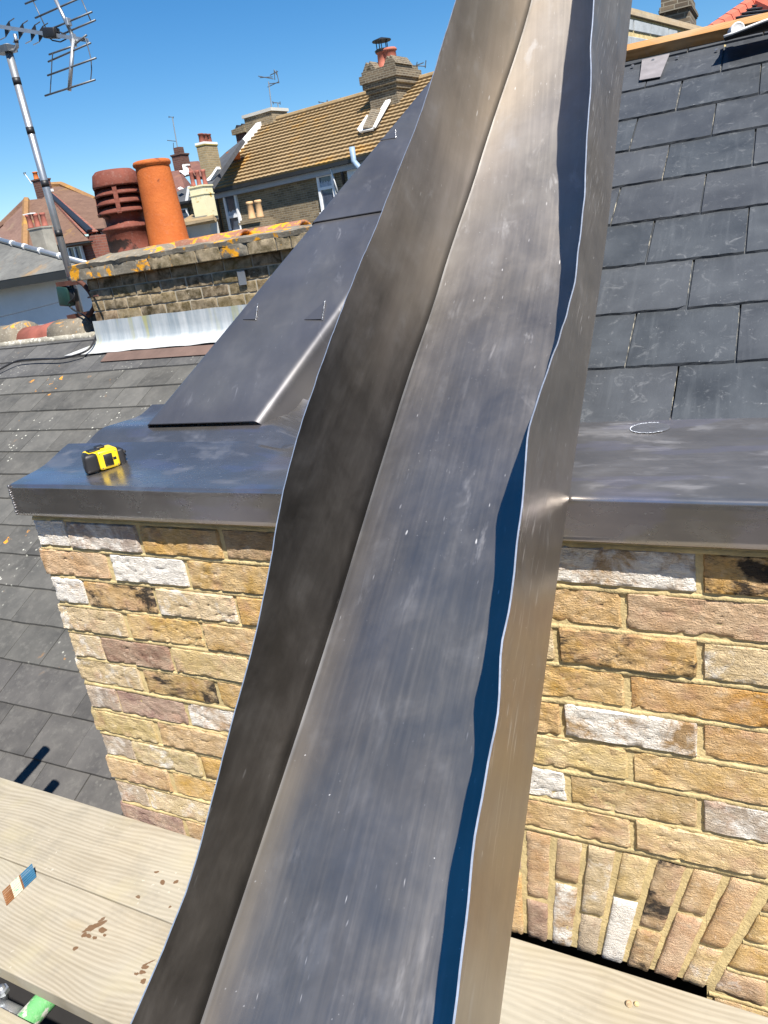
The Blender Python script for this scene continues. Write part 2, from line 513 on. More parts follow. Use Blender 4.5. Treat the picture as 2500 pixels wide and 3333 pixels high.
def timber_mat(name, c0, c1_, scale=1.0, stain=None, gray=.0):
    m, nt, b = new_mat(name); g = G(nt)
    v = g.coord()
    oi = g.objrand()
    vv = g.objvec(v)
    w = g.n('ShaderNodeTexWave', wave_type='BANDS', bands_direction='Y')
    kd = g.n('ShaderNodeTexVoronoi', feature='SMOOTH_F1'); g.l(g.map(vv, (2.1, 5.0, 2)), kd.inputs[0]); kd.inputs['Scale'].default_value = 1.0
    sxv = g.n('ShaderNodeSeparateXYZ'); g.l(vv, sxv.inputs[0])
    # growth rings swing round the knots and drift along the board
    yy = g.math('ADD', sxv.outputs[1], g.math('MULTIPLY', g.rng(kd.outputs['Distance'], .0, .55, 1, 0), .035))
    yy = g.math('ADD', yy, g.math('MULTIPLY', g.noise(g.map(vv, (1.1, 2.5, 1)), 1.0, 3, .5), .16))
    cxv = g.n('ShaderNodeCombineXYZ'); g.l(g.math('MULTIPLY', sxv.outputs[0], .35), cxv.inputs[0]); g.l(g.math('MULTIPLY', yy, 12 * scale), cxv.inputs[1])
    g.l(cxv.outputs[0], w.inputs[0])
    w.inputs['Scale'].default_value = 2.2; w.inputs['Distortion'].default_value = 2.2; w.inputs['Detail'].default_value = 3
    w.inputs['Detail Scale'].default_value = .8; w.inputs['Detail Roughness'].default_value = .6
    fine = g.noise(g.map(vv, (3 * scale, 230 * scale, 60)), 1.0, 4, .6)
    wf_ = g.math('ADD', g.math('MULTIPLY', w.outputs['Fac'], .40), g.math('MULTIPLY', g.noise(g.map(vv, (1.2 * scale, 46 * scale, 9)), 1.0, 4, .6, .3), .75))
    c = g.mix(g.rng(wf_, .32, .80), c0, c1_)
    c = g.mix(g.math('MULTIPLY', g.rng(fine, .45, .75), .30), c, tuple(x * .62 for x in c0))
    blot = g.noise(vv, 4.0, 5, .6)
    c = g.mix(g.math('MULTIPLY', g.rng(blot, .5, .75), .45), c, tuple(min(1, x * 1.25) for x in c1_))
    # knots
    kv = g.n('ShaderNodeTexVoronoi', feature='F1'); g.l(g.map(vv, (2.1, 5.0, 2)), kv.inputs[0]); kv.inputs['Scale'].default_value = 1.0
    kn = g.rng(kv.outputs['Distance'], .10, .04)
    c = g.mix(g.math('MULTIPLY', kn, .35), c, (.34, .27, .15))
    c = g.mix(g.math('MULTIPLY', g.rng(g.noise(vv, 2.2, 3), .5, .7), .4), c, (.38, .375, .33))
    c = g.mix(g.math('MULTIPLY', g.rng(g.noise(g.map(vv, (1, 1, 1), (4, 8, 2)), 6, 3), .52, .7), .35), c, (.40, .355, .22))
    if stain:
        # splashes: each (x, y, radius) in board coordinates
        prev = None
        jit = g.noise(v, 40, 3, .6, 0, 'Color')
        mm = g.n('ShaderNodeVectorMath', operation='MULTIPLY_ADD'); g.l(jit, mm.inputs[0]); mm.inputs[1].default_value = (.022, .022, 0); g.l(v, mm.inputs[2])
        for (x, y, rx, ry, rot) in stain:
            mp = g.n('ShaderNodeMapping', vector_type='TEXTURE'); g.l(mm.outputs[0], mp.inputs[0])
            mp.inputs['Location'].default_value = (x + .011, y + .011, 0); mp.inputs['Rotation'].default_value = (0, 0, rot); mp.inputs['Scale'].default_value = (rx, ry, 10)
            ln = g.n('ShaderNodeVectorMath', operation='LENGTH'); g.l(mp.outputs[0], ln.inputs[0])
            f = g.rng(ln.outputs['Value'], 1.08, .92)
            prev = f if prev is None else g.math('MAXIMUM', prev, f)
        c = g.mix(g.math('MULTIPLY', prev, .88), c, (.115, .055, .022))
    g.l(c, b.inputs['Base Color']); b.inputs['Roughness'].default_value = .85
    b.inputs['Specular IOR Level'].default_value = .25
    grime = g.math('MULTIPLY', g.rng(g.noise(g.map(vv, (1, 1, 1), (7, 3, 1)), 9, 5, .7), .54, .72), .30)
    c = g.mix(grime, c, (.16, .15, .13))
    spl = g.math('MULTIPLY', g.rng(g.noise(vv, 75, 2, .5), .70, .74), g.rng(g.noise(g.map(vv, (1, 1, 1), (1, 6, 3)), 3, 2), .48, .6))
    c = g.mix(g.math('MULTIPLY', spl, .6), c, (.50, .47, .40))
    g.l(c, b.inputs['Base Color'])
    hh = g.math('ADD', g.math('MULTIPLY', w.outputs['Fac'], .2), g.math('MULTIPLY', fine, .6))
    g.bump(hh, .35, .0018, b)
    return m


BOARD_C = ((.27, .237, .178), (.355, .318, .25))
BATTEN = timber_mat('treated_timber', (.34, .165, .055), (.46, .25, .10), 2.0)
PLY = timber_mat('weathered_plate', (.36, .27, .17), (.50, .40, .27), 2.0)
STEEL = simple('galvanised_steel', (.40, .42, .44), .42, .75, 12, .18, .2, 60, .001)
DARKSTEEL = simple('weathered_aluminium', (.14, .15, .16), .5, .6, 14, .3, 0)
RUST = simple('rusty_bracket', (.11, .042, .028), .8, .2, 18, .4, .4, 60, .002)
BLACK = simple('black_plastic', (.014, .014, .016), .5, 0, 20, .3, .25, 160, .001)
GREENBLK = simple('dark_green_plastic', (.010, .035, .030), .45, 0, 20, .3, 0)
WHITEP = simple('white_upvc', (.78, .79, .80), .35, 0, 4, .05, 0)
RENDER_W = simple('white_render', (.72, .73, .73), .92, 0, 3, .08, .35, 40, .004)
RENDER_C = lichen_mat('cream_render', (.62, .57, .36), (.68, .63, .42), (.40, .26, .07), .28, .10, .92, 3)
RENDER_G = simple('grey_render', (.24, .225, .19), .95, 0, 3, .35, .5, 25, .01)
PALE_G = simple('pale_grey_render', (.48, .47, .43), .92, 0, 2, .1, .2, 30, .004)
GLASS = simple('window_glass', (.055, .075, .11), .08, 0, 4, .35, 0, spec=.8)
NET = simple('net_curtain', (.42, .45, .50), .8, 0, 14, .35, 0)
GUTTER = simple('black_gutter', (.018, .019, .021), .45, 0, 4, .2, 0)
GUTTER_G = simple('grey_fascia', (.36, .38, .41), .5, 0, 4, .1, 0)
m_, nt_, b_ = new_mat('old_white_lead'); g_ = G(nt_)
gp_ = g_.n('ShaderNodeNewGeometry').outputs['Position']
v1_ = g_.noise(g_.map(gp_, (16, 3, 1.2)), 1.0, 4, .6)
c_ = g_.mix(g_.rng(v1_, .3, .7), (.20, .25, .29), (.44, .47, .49))
c_ = g_.mix(g_.math('MULTIPLY', g_.rng(g_.noise(g_.map(gp_, (11, 2, .8), (4, 0, 0)), 1.0, 3, .55), .56, .66), .75), c_, (.36, .35, .12))
sz_ = g_.n('ShaderNodeSeparateXYZ'); g_.l(gp_, sz_.inputs[0])
c_ = g_.mix(g_.math('MULTIPLY', g_.rng(g_.math('ADD', sz_.outputs[2], g_.math('MULTIPLY', v1_, .06)), .085, .05), .7), c_, (.46, .46, .45))
g_.l(c_, b_.inputs['Base Color']); b_.inputs['Roughness'].default_value = .7
g_.bump(g_.noise(gp_, 14, 3), .3, .01, b_)
LEAD_OLD = m_
MEMB = simple('black_membrane', (.010, .010, .011), .6, 0, 10, .3, .2, 60, .003)
BLOCK = simple('concrete_block', (.33, .36, .38), .95, 0, 8, .25, .5, 110, .003)
WHITEC = simple('white_plastic', (.72, .72, .71), .5, 0, 12, .12, .3, 30, .004)


def facade_mat(name, c0, c1_, mort, bw=.225, bh=.075, axis='XZ'):
    m, nt, b = new_mat(name); g = G(nt)
    v = g.coord()
    sx = g.n('ShaderNodeSeparateXYZ'); g.l(v, sx.inputs[0])
    cx = g.n('ShaderNodeCombineXYZ')
    g.l(g.math('ADD', sx.outputs[0], sx.outputs[1]), cx.inputs[0]); g.l(sx.outputs[2], cx.inputs[1])
    t = g.n('ShaderNodeTexBrick'); g.l(cx.outputs[0], t.inputs['Vector'])
    t.inputs['Scale'].default_value = 1; t.inputs['Brick Width'].default_value = bw; t.inputs['Row Height'].default_value = bh
    t.inputs['Mortar Size'].default_value = .011; t.inputs['Mortar Smooth'].default_value = .3; t.inputs['Bias'].default_value = -.1
    t.inputs['Color1'].default_value = (*c0, 1); t.inputs['Color2'].default_value = (*c1_, 1); t.inputs['Mortar'].default_value = (*mort, 1)
    c = g.mix(g.math('MULTIPLY', g.rng(g.noise(v, 1.1, 5, .65), .45, .7), .45), t.outputs['Color'], tuple(x * .5 for x in c0))
    c = g.mix(g.math('MULTIPLY', g.rng(g.noise(v, 9, 4, .7), .5, .75), .35), c, tuple(min(1, x * 1.5) for x in c1_))
    g.l(c, b.inputs['Base Color']); b.inputs['Roughness'].default_value = .92
    g.bump(t.outputs['Fac'], .4, -.01, b)
    return m


FAC_BROWN = facade_mat('brown_brick_facade', (.135, .10, .058), (.27, .205, .12), (.27, .24, .18))
FAC_DARK = facade_mat('sooty_brick', (.085, .065, .045), (.17, .13, .085), (.25, .225, .17))
FAC_RED = facade_mat('red_brick_facade', (.20, .065, .045), (.27, .095, .06), (.22, .13, .10))
FAC_MAROON = facade_mat('dark_red_brick', (.085, .035, .028), (.13, .055, .04), (.13, .09, .075))
FAC_TAN = facade_mat('tan_brick', (.24, .18, .095), (.33, .25, .14), (.30, .26, .18))


def roof_mat(name, c0, c1_, lich, amount, rows=.3, cols=.3):
    """distant tiles: fine coursing by texture, lichen on top"""
    m, nt, b = new_mat(name); g = G(nt)
    v = g.coord()
    geo = v
    f = g.noise(geo, 1.4, 6, .65)
    c = g.mix(g.rng(f, .3, .7), c0, c1_)
    c = g.mix(g.math('MULTIPLY', g.rng(g.noise(geo, 9, 5, .7), .45, .7), .5), c, tuple(x * .55 for x in c0))
    lf = g.rng(g.noise(g.map(geo, (1, 1, 1), (3, 1, 2)), .9, 6, .7), .62 - .22 * amount, .78 - .22 * amount)
    c = g.mix(g.math('MULTIPLY', lf, .8), c, lich)
    g.l(c, b.inputs['Base Color']); b.inputs['Roughness'].default_value = .9
    g.bump(g.noise(geo, 16, 4, .6), .5, .02, b)
    return m


ROOF_OCHRE = roof_mat('ochre_pantile', (.24, .17, .085), (.33, .235, .125), (.44, .24, .04), .35)
ROOF_BROWN = roof_mat('brown_clay_tile', (.125, .068, .046), (.185, .108, .072), (.32, .19, .05), .2)
ROOF_PINK = roof_mat('faded_clay_tile', (.15, .085, .066), (.21, .13, .10), (.24, .18, .11), .25)
ROOF_ORANGE = roof_mat('lichened_hip_tile', (.24, .125, .05), (.30, .17, .07), (.42, .23, .04), .5)
ROOF_MAROON = roof_mat('maroon_tile', (.13, .055, .045), (.20, .095, .07), (.42, .20, .03), .25)
ROOF_GREY = roof_mat('grey_slate_far', (.10, .10, .095), (.18, .18, .165), (.33, .19, .06), .2)
ROOF_SLATE = roof_mat('dark_slate_far', (.05, .053, .06), (.085, .09, .10), (.08, .08, .08), .0)
ROOF_RED = simple('new_red_ridge', (.50, .12, .07), .7, 0, 6, .15, .2)

# ------------------------------------------------------------------ brick pieces
def brick_face(bm, quad, seed, nx, nz, amp=1.0, depth=.075):
    """rough fired face over a quad of (x,z) corners bl,br,tr,tl; front looks towards -y"""
    sv = Vector((seed * 3.17, seed * 1.31, seed * 7.7))
    bl, br, tr, tl = [Vector((q[0], q[1])) for q in quad]
    W = ((br - bl).length + (tr - tl).length) / 2; H = ((tl - bl).length + (tr - br).length) / 2
    vs_ = []
    for i in range(nx + 1):
        row = []
        for j in range(nz + 1):
            a, c = i / nx, j / nz
            # tighter cells at the border
            if i == 1: a = min(a, .0028 / W)
            if i == nx - 1: a = max(a, 1 - .0028 / W)
            if j == 1: c = min(c, .0028 / H)
            if j == nz - 1: c = max(c, 1 - .0028 / H)
            p = (bl * (1 - a) + br * a) * (1 - c) + (tl * (1 - a) + tr * a) * c
            ed = min(a * W, (1 - a) * W, c * H, (1 - c) * H)
            q3 = Vector((p.x, 0, p.y)) + sv
            y = -.0012 - .0022 * amp * mn.noise(q3 * 13) - .0016 * amp * mn.noise(Vector((q3.x * 60, seed, q3.z * 120)))
            rg = 1 - abs(mn.noise(Vector((q3.x * 17 + 3, seed * 2, q3.z * 46 + q3.x * 9))))
            y += .0060 * amp * max(0, rg - .88) / .12 * (.5 + .5 * mn.noise(q3 * 9))
            jx = jz = 0
            if ed < 1e-6:
                y += .0042 + .002 * mn.noise(q3 * 60)
                jx = .0016 * amp * mn.noise(q3 * 55 + Vector((9, 0, 0))); jz = .0019 * amp * mn.noise(q3 * 45 + Vector((0, 4, 5)))
            row.append(bm.verts.new((p.x + jx, y, p.y + jz)))
        vs_.append(row)
    for i in range(nx):
        for j in range(nz):
            bm.faces.new((vs_[i][j], vs_[i + 1][j], vs_[i + 1][j + 1], vs_[i][j + 1]))
    ring = [vs_[i][0] for i in range(nx + 1)] + [vs_[nx][j] for j in range(1, nz + 1)] + [vs_[i][nz] for i in range(nx - 1, -1, -1)] + [vs_[0][j] for j in range(nz - 1, 0, -1)]
    back = [bm.verts.new((v.co.x, depth, v.co.z)) for v in ring]
    k = len(ring)
    for i in range(k):
        bm.faces.new((ring[i], back[i], back[(i + 1) % k], ring[(i + 1) % k]))
    bm.faces.new(back[::-1])


def brick_mesh(L, H, seed, nx, nz, amp=1.0, depth=.075):
    bm = bmesh.new()
    brick_face(bm, [(-L / 2, -H / 2), (L / 2, -H / 2), (L / 2, H / 2), (-L / 2, H / 2)], seed, nx, nz, amp, depth)
    me = bpy.data.meshes.new('brick')
    bmesh.ops.recalc_face_normals(bm, faces=bm.faces)
    bm.to_mesh(me); bm.free()
    for p in me.polygons: p.use_smooth = True
    try: me.set_sharp_from_angle(angle=R(48))
    except Exception: pass
    return me


STRETCH = [brick_mesh(.2150, .0655, 11 + i, 34, 12) for i in range(9)]
HEADER = [brick_mesh(.1025, .0655, 40 + i, 17, 12) for i in range(4)]
for me_ in STRETCH + HEADER: me_.materials.append(BRICK)
STRETCH_B = [m.copy() for m in STRETCH[:4]]
for me_ in STRETCH_B: me_.materials[0] = BRICK_BURNT

TONE = {  # r, g, b, limewash
    'o': (.67, .44, .19, .20), 'O': (.62, .37, .14, .10), 't': (.66, .48, .25, .26), 'y': (.72, .56, .30, .30),
    'c': (.71, .56, .34, .54), 'p': (.65, .45, .28, .38), 'm': (.36, .235, .195, .22), 'w': (.66, .54, .40, .93),
    'g': (.50, .42, .35, .58), 'b': (.46, .30, .16, .05), 's': (.48, .33, .20, .74), 'k': (.60, .39, .17, .12)}


def tone(o, ch):
    r, g, b, a = TONE[ch]
    j = random.uniform(.9, 1.1)
    o.color = (r * j * random.uniform(.96, 1.04), g * j, b * j * random.uniform(.92, 1.08), max(0, min(1, a + random.uniform(-.05, .05))))


# ------------------------------------------------------------------ main brick wall
wall = thing('brick_wall', 'new yellow stock brick wall with a splayed flat arch under the lead ledge', 'wall', (0, 0, -1.3))
rows = {  # tone letters by course from the left corner; upper case K marks burnt
    1: 'wgobtpsKtt', 2: 'pwootoptoy', 3: 'wKcoytKcpo', 4: 'cooytoOtpo', 5: 'cmyopOsObt', 6: 'cKotpyotco',
    7: 'gmstpwtgoc', 8: 'ypotptytoc', 9: 'gcotyo', 10: 'pooytc', 11: 'gcopty', 12: 'mpcoty', 13: 'otcopy', 14: 'pyotco'}
rows = {k: v for k, v in rows.items()}
ARCH_T, ARCH_B = -.605, -.890
A_C, A_L, A_R = 1.046, .625, 1.467


def skew(x_at_bottom, z):
    """arch joints fan out from the centre line"""
    return x_at_bottom + (x_at_bottom - A_C) * .228 * ((z - ARCH_B) / (ARCH_T - ARCH_B))


for k in range(1, 15):
    z = -(75 * k - 37.5) / 1000
    x = 0.0
    idx = 0
    letters = rows[k]
    xe = 2.25
    odd = k % 2 == 1
    while x < xe:
        L = .1025 if (odd and idx == 0) else .215
        x0, x1 = x, x + L
        x += L + .010
        ch = letters[idx] if idx < len(letters) else random.choice('ootycptgpO')
        burnt = ch == 'K'
        ch = {'K': 'k'}.get(ch, ch)
        idx += 1
        if k > 8:                       # below the arch springing: cut bricks against the skewback / opening
            lim_l = skew(A_L, z) - .012 if z > ARCH_B else A_L - .004
            lim_r = skew(A_R, z) + .012 if z > ARCH_B else A_R + .004
            if x0 >= lim_l and x1 <= lim_r: continue
            if x0 < lim_r and x1 > lim_l:
                zt, zb = z + .032, z - .032
                f = (lambda a, zz: skew(a, zz)) if z > ARCH_B else (lambda a, zz: a)
                if x0 < lim_l < x1:
                    q = [(x0, zb), (f(A_L, zb) - .012, zb), (f(A_L, zt) - .012, zt), (x0, zt)]
                else:
                    q = [(f(A_R, zb) + .012, zb), (x1, zb), (x1, zt), (f(A_R, zt) + .012, zt)]
                if min(q[1][0] - q[0][0], q[2][0] - q[3][0]) < .012: continue
                bm = bmesh.new(); brick_face(bm, q, 100 + k * 7 + idx, max(4, int((q[1][0] - q[0][0]) / .008)), 9)
                o = bobj('brick', bm, BRICK, None, True); keep(o, wall); tone(o, ch); continue
        me = random.choice(HEADER) if L < .15 else (random.choice(STRETCH_B) if burnt else random.choice(STRETCH))
        o = link('brick', me); keep(o, wall)
        jz = random.uniform(-.0016, .0016)
        corner = idx == 1
        o.location = ((x0 + x1) / 2 + (0.006 * (1 if odd else -1) if corner else 0), random.uniform(-.0022, .0022), z + jz)
        o.rotation_euler = (0, random.uniform(-.006, .006), random.uniform(-.008, .008))
        if random.random() < .5 and L > .15: o.scale = (-1, 1, -1)
        tone(o, ch)

# flat arch of fanned bricks, each soldier one long and one short brick
NV = 17
pitch = (A_R - A_L) / NV
vt = 'tpoyctoptmppcyKpp'; vb = 'otpcoymtpomsgwbpc'
for i in range(NV):
    xa, xb = A_L + i * pitch + .005, A_L + (i + 1) * pitch - .005
    zc = -.784 if i % 2 == 0 else -.720
    for part, (z0, z1) in enumerate(((zc + .005, ARCH_T - .006), (ARCH_B, zc - .005))):
        q = [(skew(xa, z0), z0), (skew(xb, z0), z0), (skew(xb, z1), z1), (skew(xa, z1), z1)]
        bm = bmesh.new(); brick_face(bm, q, 300 + i * 3 + part, 7, int((z1 - z0) / .009), .9)
        ch = (vt if part == 0 else vb)[i]
        brn = ch == 'K' or (i == 14 and part == 1)
        ch = 'p' if ch == 'K' else ch
        o = bobj('brick', bm, BRICK_BURNT if brn else BRICK, None, True); keep(o, wall); tone(o, ch)
        o.location.y = random.uniform(-.002, .002)

# mortar: body with the window opening, bed joints struck so that they shed water
bm = bmesh.new()
MY = .0038


def mortar_box(x0, x1, z0, z1):
    box(bm, (x0, MY, z0), (x1, .30, z1))


mortar_box(.006, 2.3, ARCH_T - .0, .021)
mortar_box(.006, A_L, -1.3, ARCH_T - .001)
mortar_box(A_R, 2.3, -1.3, ARCH_T - .001)
mortar_box(A_L + .0005, A_R - .0005, ARCH_B + .004, ARCH_T - .0015)
keep(bobj('mortar', bm, MORTAR, None), wall)
bm = bmesh.new()
for k in range(0, 15):
    zt = -.075 * k + .0062; zb = -.075 * k - .0058
    spans = [(.003, 2.28)]
    if k >= 9:
        a, c = (skew(A_L, zt) - .01, skew(A_R, zt) + .01) if zb > ARCH_B else (A_L - .004, A_R + .004)
        spans = [(.003, a), (c, 2.28)]
    for (s0, s1) in spans:
        n = max(2, int((s1 - s0) / .012)); prev = None
        for i in range(n + 1):
            xx = s0 + (s1 - s0) * i / n
            w = mn.noise(Vector((xx * 30, k * 5.3, 1))); w2 = mn.noise(Vector((xx * 22, k * 3.1, 7)))
            a = bm.verts.new((xx, .0070 + .001 * w, zt + .001 * w2))
            m1 = bm.verts.new((xx, .0030 + .0012 * w, (zt + zb) / 2 + .001 * w))
            b2 = bm.verts.new((xx, .0003 + .0014 * w2, zb - .0012 * w))
            b3 = bm.verts.new((xx, .0090, zb - .002))
            if prev:
                for p, q in ((0, 1), (1, 2), (2, 3)):
                    bm.faces.new((prev[p], prev[q], (a, m1, b2, b3)[q], (a, m1, b2, b3)[p]))
            prev = (a, m1, b2, b3)
keep(bobj('bed_joint', bm, MORTAR, None, True), wall)
# black sheet stands in for the unlit room behind the opening
bm = bmesh.new()
box(bm, (A_L - .3, .301, -1.3), (A_R + .3, .33, -.58))
keep(bobj('opening_back', bm, SOOT_SHADE, None), wall)
# top mortar haunch under the lead
bm = bmesh.new(); box(bm, (.004, .0045, .0212), (2.3, .29, .060))
keep(bobj('wall_plate', bm, MORTAR, None), wall)

# ------------------------------------------------------------------ lead ledge
ledge = thing('lead_ledge', 'flat lead covered ledge with folded front edge on top of the brick wall', 'lead flashing', (1, 0, .06))
FY = -.031


def ledge_pt(j, prof, x):
    return Vector((x, prof[j][0], prof[j][1]))


prof = [(FY + .010, .0165), (FY + .003, .0175), (FY, .021)]
prof += [(FY, .021 + .062 * k / 8) for k in range(1, 9)]
prof += [(FY + .009 * (1 - math.cos(a)), .083 + .009 * math.sin(a)) for a in [math.pi / 2 * k / 7 for k in range(1, 8)]]
ty0 = FY + .009
for k in range(1, 21):
    y = ty0 + (.375 - ty0) * k / 20
    prof.append((y, .092 + .010 * (k / 20)))
prof += [(.395, .1060), (.412, .114), (.430, .124)]
NX = 110
P = []
for i in range(NX + 1):
    a = i / NX
    row = []
    for j, (y, z) in enumerate(prof):
        x0 = .004 - .045 * max(0, min(1, (y - FY) / .2)) + .07 * max(0, (y - .2) / .2)
        x = x0 + (2.25 - x0) * a
        w = mn.noise(Vector((x * 3, y * 5, 0))); w2 = mn.noise(Vector((x * 9, y * 9, 4)))
        dy = .0010 * w if z < .085 else 0
        # left part is dressed up under the coping, right part tucks under slates
        lift = 0
        if y > .06 and x < .62:
            k = min(1, max(0, y - .06) / .22); lift = .036 * k * k * (3 - 2 * k) * min(1, (.62 - x) / .1)
        zz = z + (.0016 * w + .0006 * w2 if z > .091 else 0) + lift
        if y > .20 and x < .62: zz = min(zz, .134 + .589 * (y - .280))
        row.append(Vector((x, y + dy, zz)))
    P.append(row)
cum = [0]
for a, b in zip(prof, prof[1:]): cum.append(cum[-1] + math.hypot(b[0] - a[0], b[1] - a[1]))
keep(gridmesh('lead_sheet', P, lambda i, j: (P[i][j].x, cum[j]), LEAD_LEDGE, None, .0022, True, 1), ledge)
# folded left end of the ledge
bm = bmesh.new()
e = [P[0][j].copy() for j in range(len(prof))]
for a, b in zip(e[2:], e[3:]):
    bm.faces.new([bm.verts.new(p) for p in (a, b, Vector((b.x, b.y, .022)), Vector((a.x, a.y, .022)))])
bmesh.ops.remove_doubles(bm, verts=bm.verts, dist=.0002)
o = keep(bobj('end_fold', bm, LEAD_COPE, None, True), ledge)
# weld beads


def beads(name, pts, r, parent, mat=WELD, flat=.6, seed=3):
    rnd = random.Random(seed)
    bm = bmesh.new()
    for p in pts:
        rr = r * rnd.uniform(.75, 1.2)
        mt = Matrix.Translation(Vector(p) + Vector((rnd.uniform(-1, 1), rnd.uniform(-1, 1), rnd.uniform(-1, 1))) * r * .25) @ Matrix.Diagonal((rr, rr, rr * flat, 1))
        bmesh.ops.create_icosphere(bm, subdivisions=1, radius=1, matrix=mt)
    return keep(bobj(name, bm, mat, None, True), parent)


beads('weld_bead', [(.0045, FY - .001, .022 + i * .0052) for i in range(14)], .0036, ledge, LEAD_COPE, 1.0)
# round welded patch on the right-hand ledge
pc = Vector((1.345, .312, .1003))
bm = bmesh.new()
n = 34
ring = []
for rr, zz in ((.001, .0022), (.021, .0018), (.030, .0020), (.0345, .0006)):
    ring.append([bm.verts.new(pc + Vector((rr * 1.02 * math.cos(2 * math.pi * k / n) * (1 + .05 * mn.noise(Vector((k * .9, rr * 90, 0)))), rr * 1.02 * math.sin(2 * math.pi * k / n) * (1 + .06 * mn.noise(Vector((k * .7, 5, 0)))), zz + .0006 * mn.noise(Vector((k * .8, rr * 100, 2)))))) for k in range(n)])
for r0, r1 in zip(ring, ring[1:]):
    for k in range(n): bm.faces.new((r0[k], r0[(k + 1) % n], r1[(k + 1) % n], r1[k]))
bm.faces.new(ring[0])
patch = keep(bobj('round_patch', bm, simple('rubbed_lead', (.34, .34, .35), .5, .9, 40, .2, .3, 90, .001), None, True), ledge)
beads('weld_bead', [pc + Vector((.0345 * math.cos(a), .0345 * math.sin(a), .0015)) for a in [2 * math.pi * k / 90 for k in range(90)] if -2.9 < a - math.pi - 1.0 < 1.4], .0013, patch, CUT)

# ------------------------------------------------------------------ slate roof
SP = R(30.5)
SB = Vector((0, .38, .1033)); SU = Vector((0, math.cos(SP), math.sin(SP))); SN = Vector((0, -math.sin(SP), math.cos(SP)))


def S(x, v, w=0.0): return SB + Vector((x, 0, 0)) + SU * v + SN * w


roof = thing('slate_roof', 'new dark slate roof rising behind the lead ledge', 'roof', (1.3, .4, .1))
bm = bmesh.new()
slab(bm, [S(.30, -.02, -.022), S(2.4, -.02, -.022), S(2.4, 1.56, -.022), S(.62, 1.56, -.022)], SN * -.03)
keep(bobj('roof_deck', bm, BATTEN, None), roof)


def slate_mesh(seed, L=.345, Wd=.2008, T=.0058, chip=.0022):
    bm = bmesh.new(); rnd = random.Random(seed)
    n = 12
    top, bot = [], []
    for i in range(n + 1):
        x = -Wd / 2 + Wd * i / n
        d = rnd.uniform(0, chip); d2 = d - rnd.uniform(0, .0025)
        if i in (0, n) and rnd.random() < .35: d += .005
        top.append(bm.verts.new((x, d, T + rnd.uniform(-.0004, .0004)))); bot.append(bm.verts.new((x, d2, 0)))
    ht = [bm.verts.new((x, L, T)) for x in (-Wd / 2, Wd / 2)]; hb = [bm.verts.new((x, L, 0)) for x in (-Wd / 2, Wd / 2)]
    bm.faces.new(top + [ht[1], ht[0]])
    bm.faces.new((bot + [hb[1], hb[0]])[::-1])
    for i in range(n): bm.faces.new((bot[i], bot[i + 1], top[i + 1], top[i]))
    f1 = bm.faces.new((bot[n], hb[1], ht[1], top[n])); f0 = bm.faces.new((hb[0], bot[0], top[0], ht[0]))
    bm.faces.new((hb[1], hb[0], ht[0], ht[1]))
    f1.material_index = 1; f0.material_index = 1
    bmesh.ops.recalc_face_normals(bm, faces=bm.faces)
    me = bpy.data.meshes.new('slate'); bm.to_mesh(me); bm.free()
    me.materials.append(SLATE); me.materials.append(SLATE_EDGE)
    return me


SLATES = [slate_mesh(i) for i in range(7)]
ROT_S = Matrix((Vector((1, 0, 0)), SU, SN)).transposed().to_4x4()
GA = .1735
for r in range(0, 10):
    v0 = .136 + GA * (r - 1) if r else .136 - GA
    j0 = 1.375 if r % 2 == 0 else 1.2725
    k0 = int((.50 - j0) / .205) - 1
    for k in range(k0, 6):
        xc = j0 + .205 * k + .1025
        if xc < .70 or xc > 2.35: continue
        o = link('slate', random.choice(SLATES)); keep(o, roof)
        dv = random.uniform(-.0015, .0015)
        tilt = -.0118 / .345
        m = Matrix.Translation(S(xc + random.uniform(-.0008, .0008), v0 + dv, .0030)) @ ROT_S @ Matrix.Rotation(tilt + random.uniform(-.002, .002), 4, 'X') @ Matrix.Rotation(random.uniform(-.004, .004), 4, 'Z')
        if v0 + .345 > 1.55: m = m @ Matrix.Diagonal((1, (1.552 - v0) / .345, 1, 1))
        o.matrix_basis = m
# top timber
bm = bmesh.new()
a0, a1 = S(.80, 1.558, .006), S(2.4, 1.512, .006)
slab(bm, [a0, a1, a1 + SU * .045, a0 + SU * .045], SN * .034)
keep(bobj('top_batten', bm, BATTEN, None), roof)
# lead strap and nails
p0 = [S(1.150, 1.386, .0135), S(1.210, 1.380, .0135), S(1.222, 1.520, .0135), S(1.142, 1.520, .0135)]
st = slab_obj('lead_strap', p0, SN * .0022, simple('dull_lead', (.24, .225, .235), .7, .3, 30, .2, .2), None); keep(st, roof)
for (x, v) in ((1.115, 1.505), (1.246, 1.493), (1.355, 1.482), (1.176, 1.50)):
    bm = bmesh.new(); mt = Matrix.Translation(S(x, v, .0165 if x == 1.176 else .0120)) @ ROT_S
    bmesh.ops.create_cone(bm, cap_ends=True, segments=10, radius1=.0052, radius2=.0044, depth=.002, matrix=mt)
    keep(bobj('nail', bm, WELD, None), roof)

# ------------------------------------------------------------------ lead coping running up the verge
cope = thing('lead_coping', 'smooth dark lead coping running up the roof verge left of the slates', 'lead flashing', (.3, .4, .1))
CH = .085


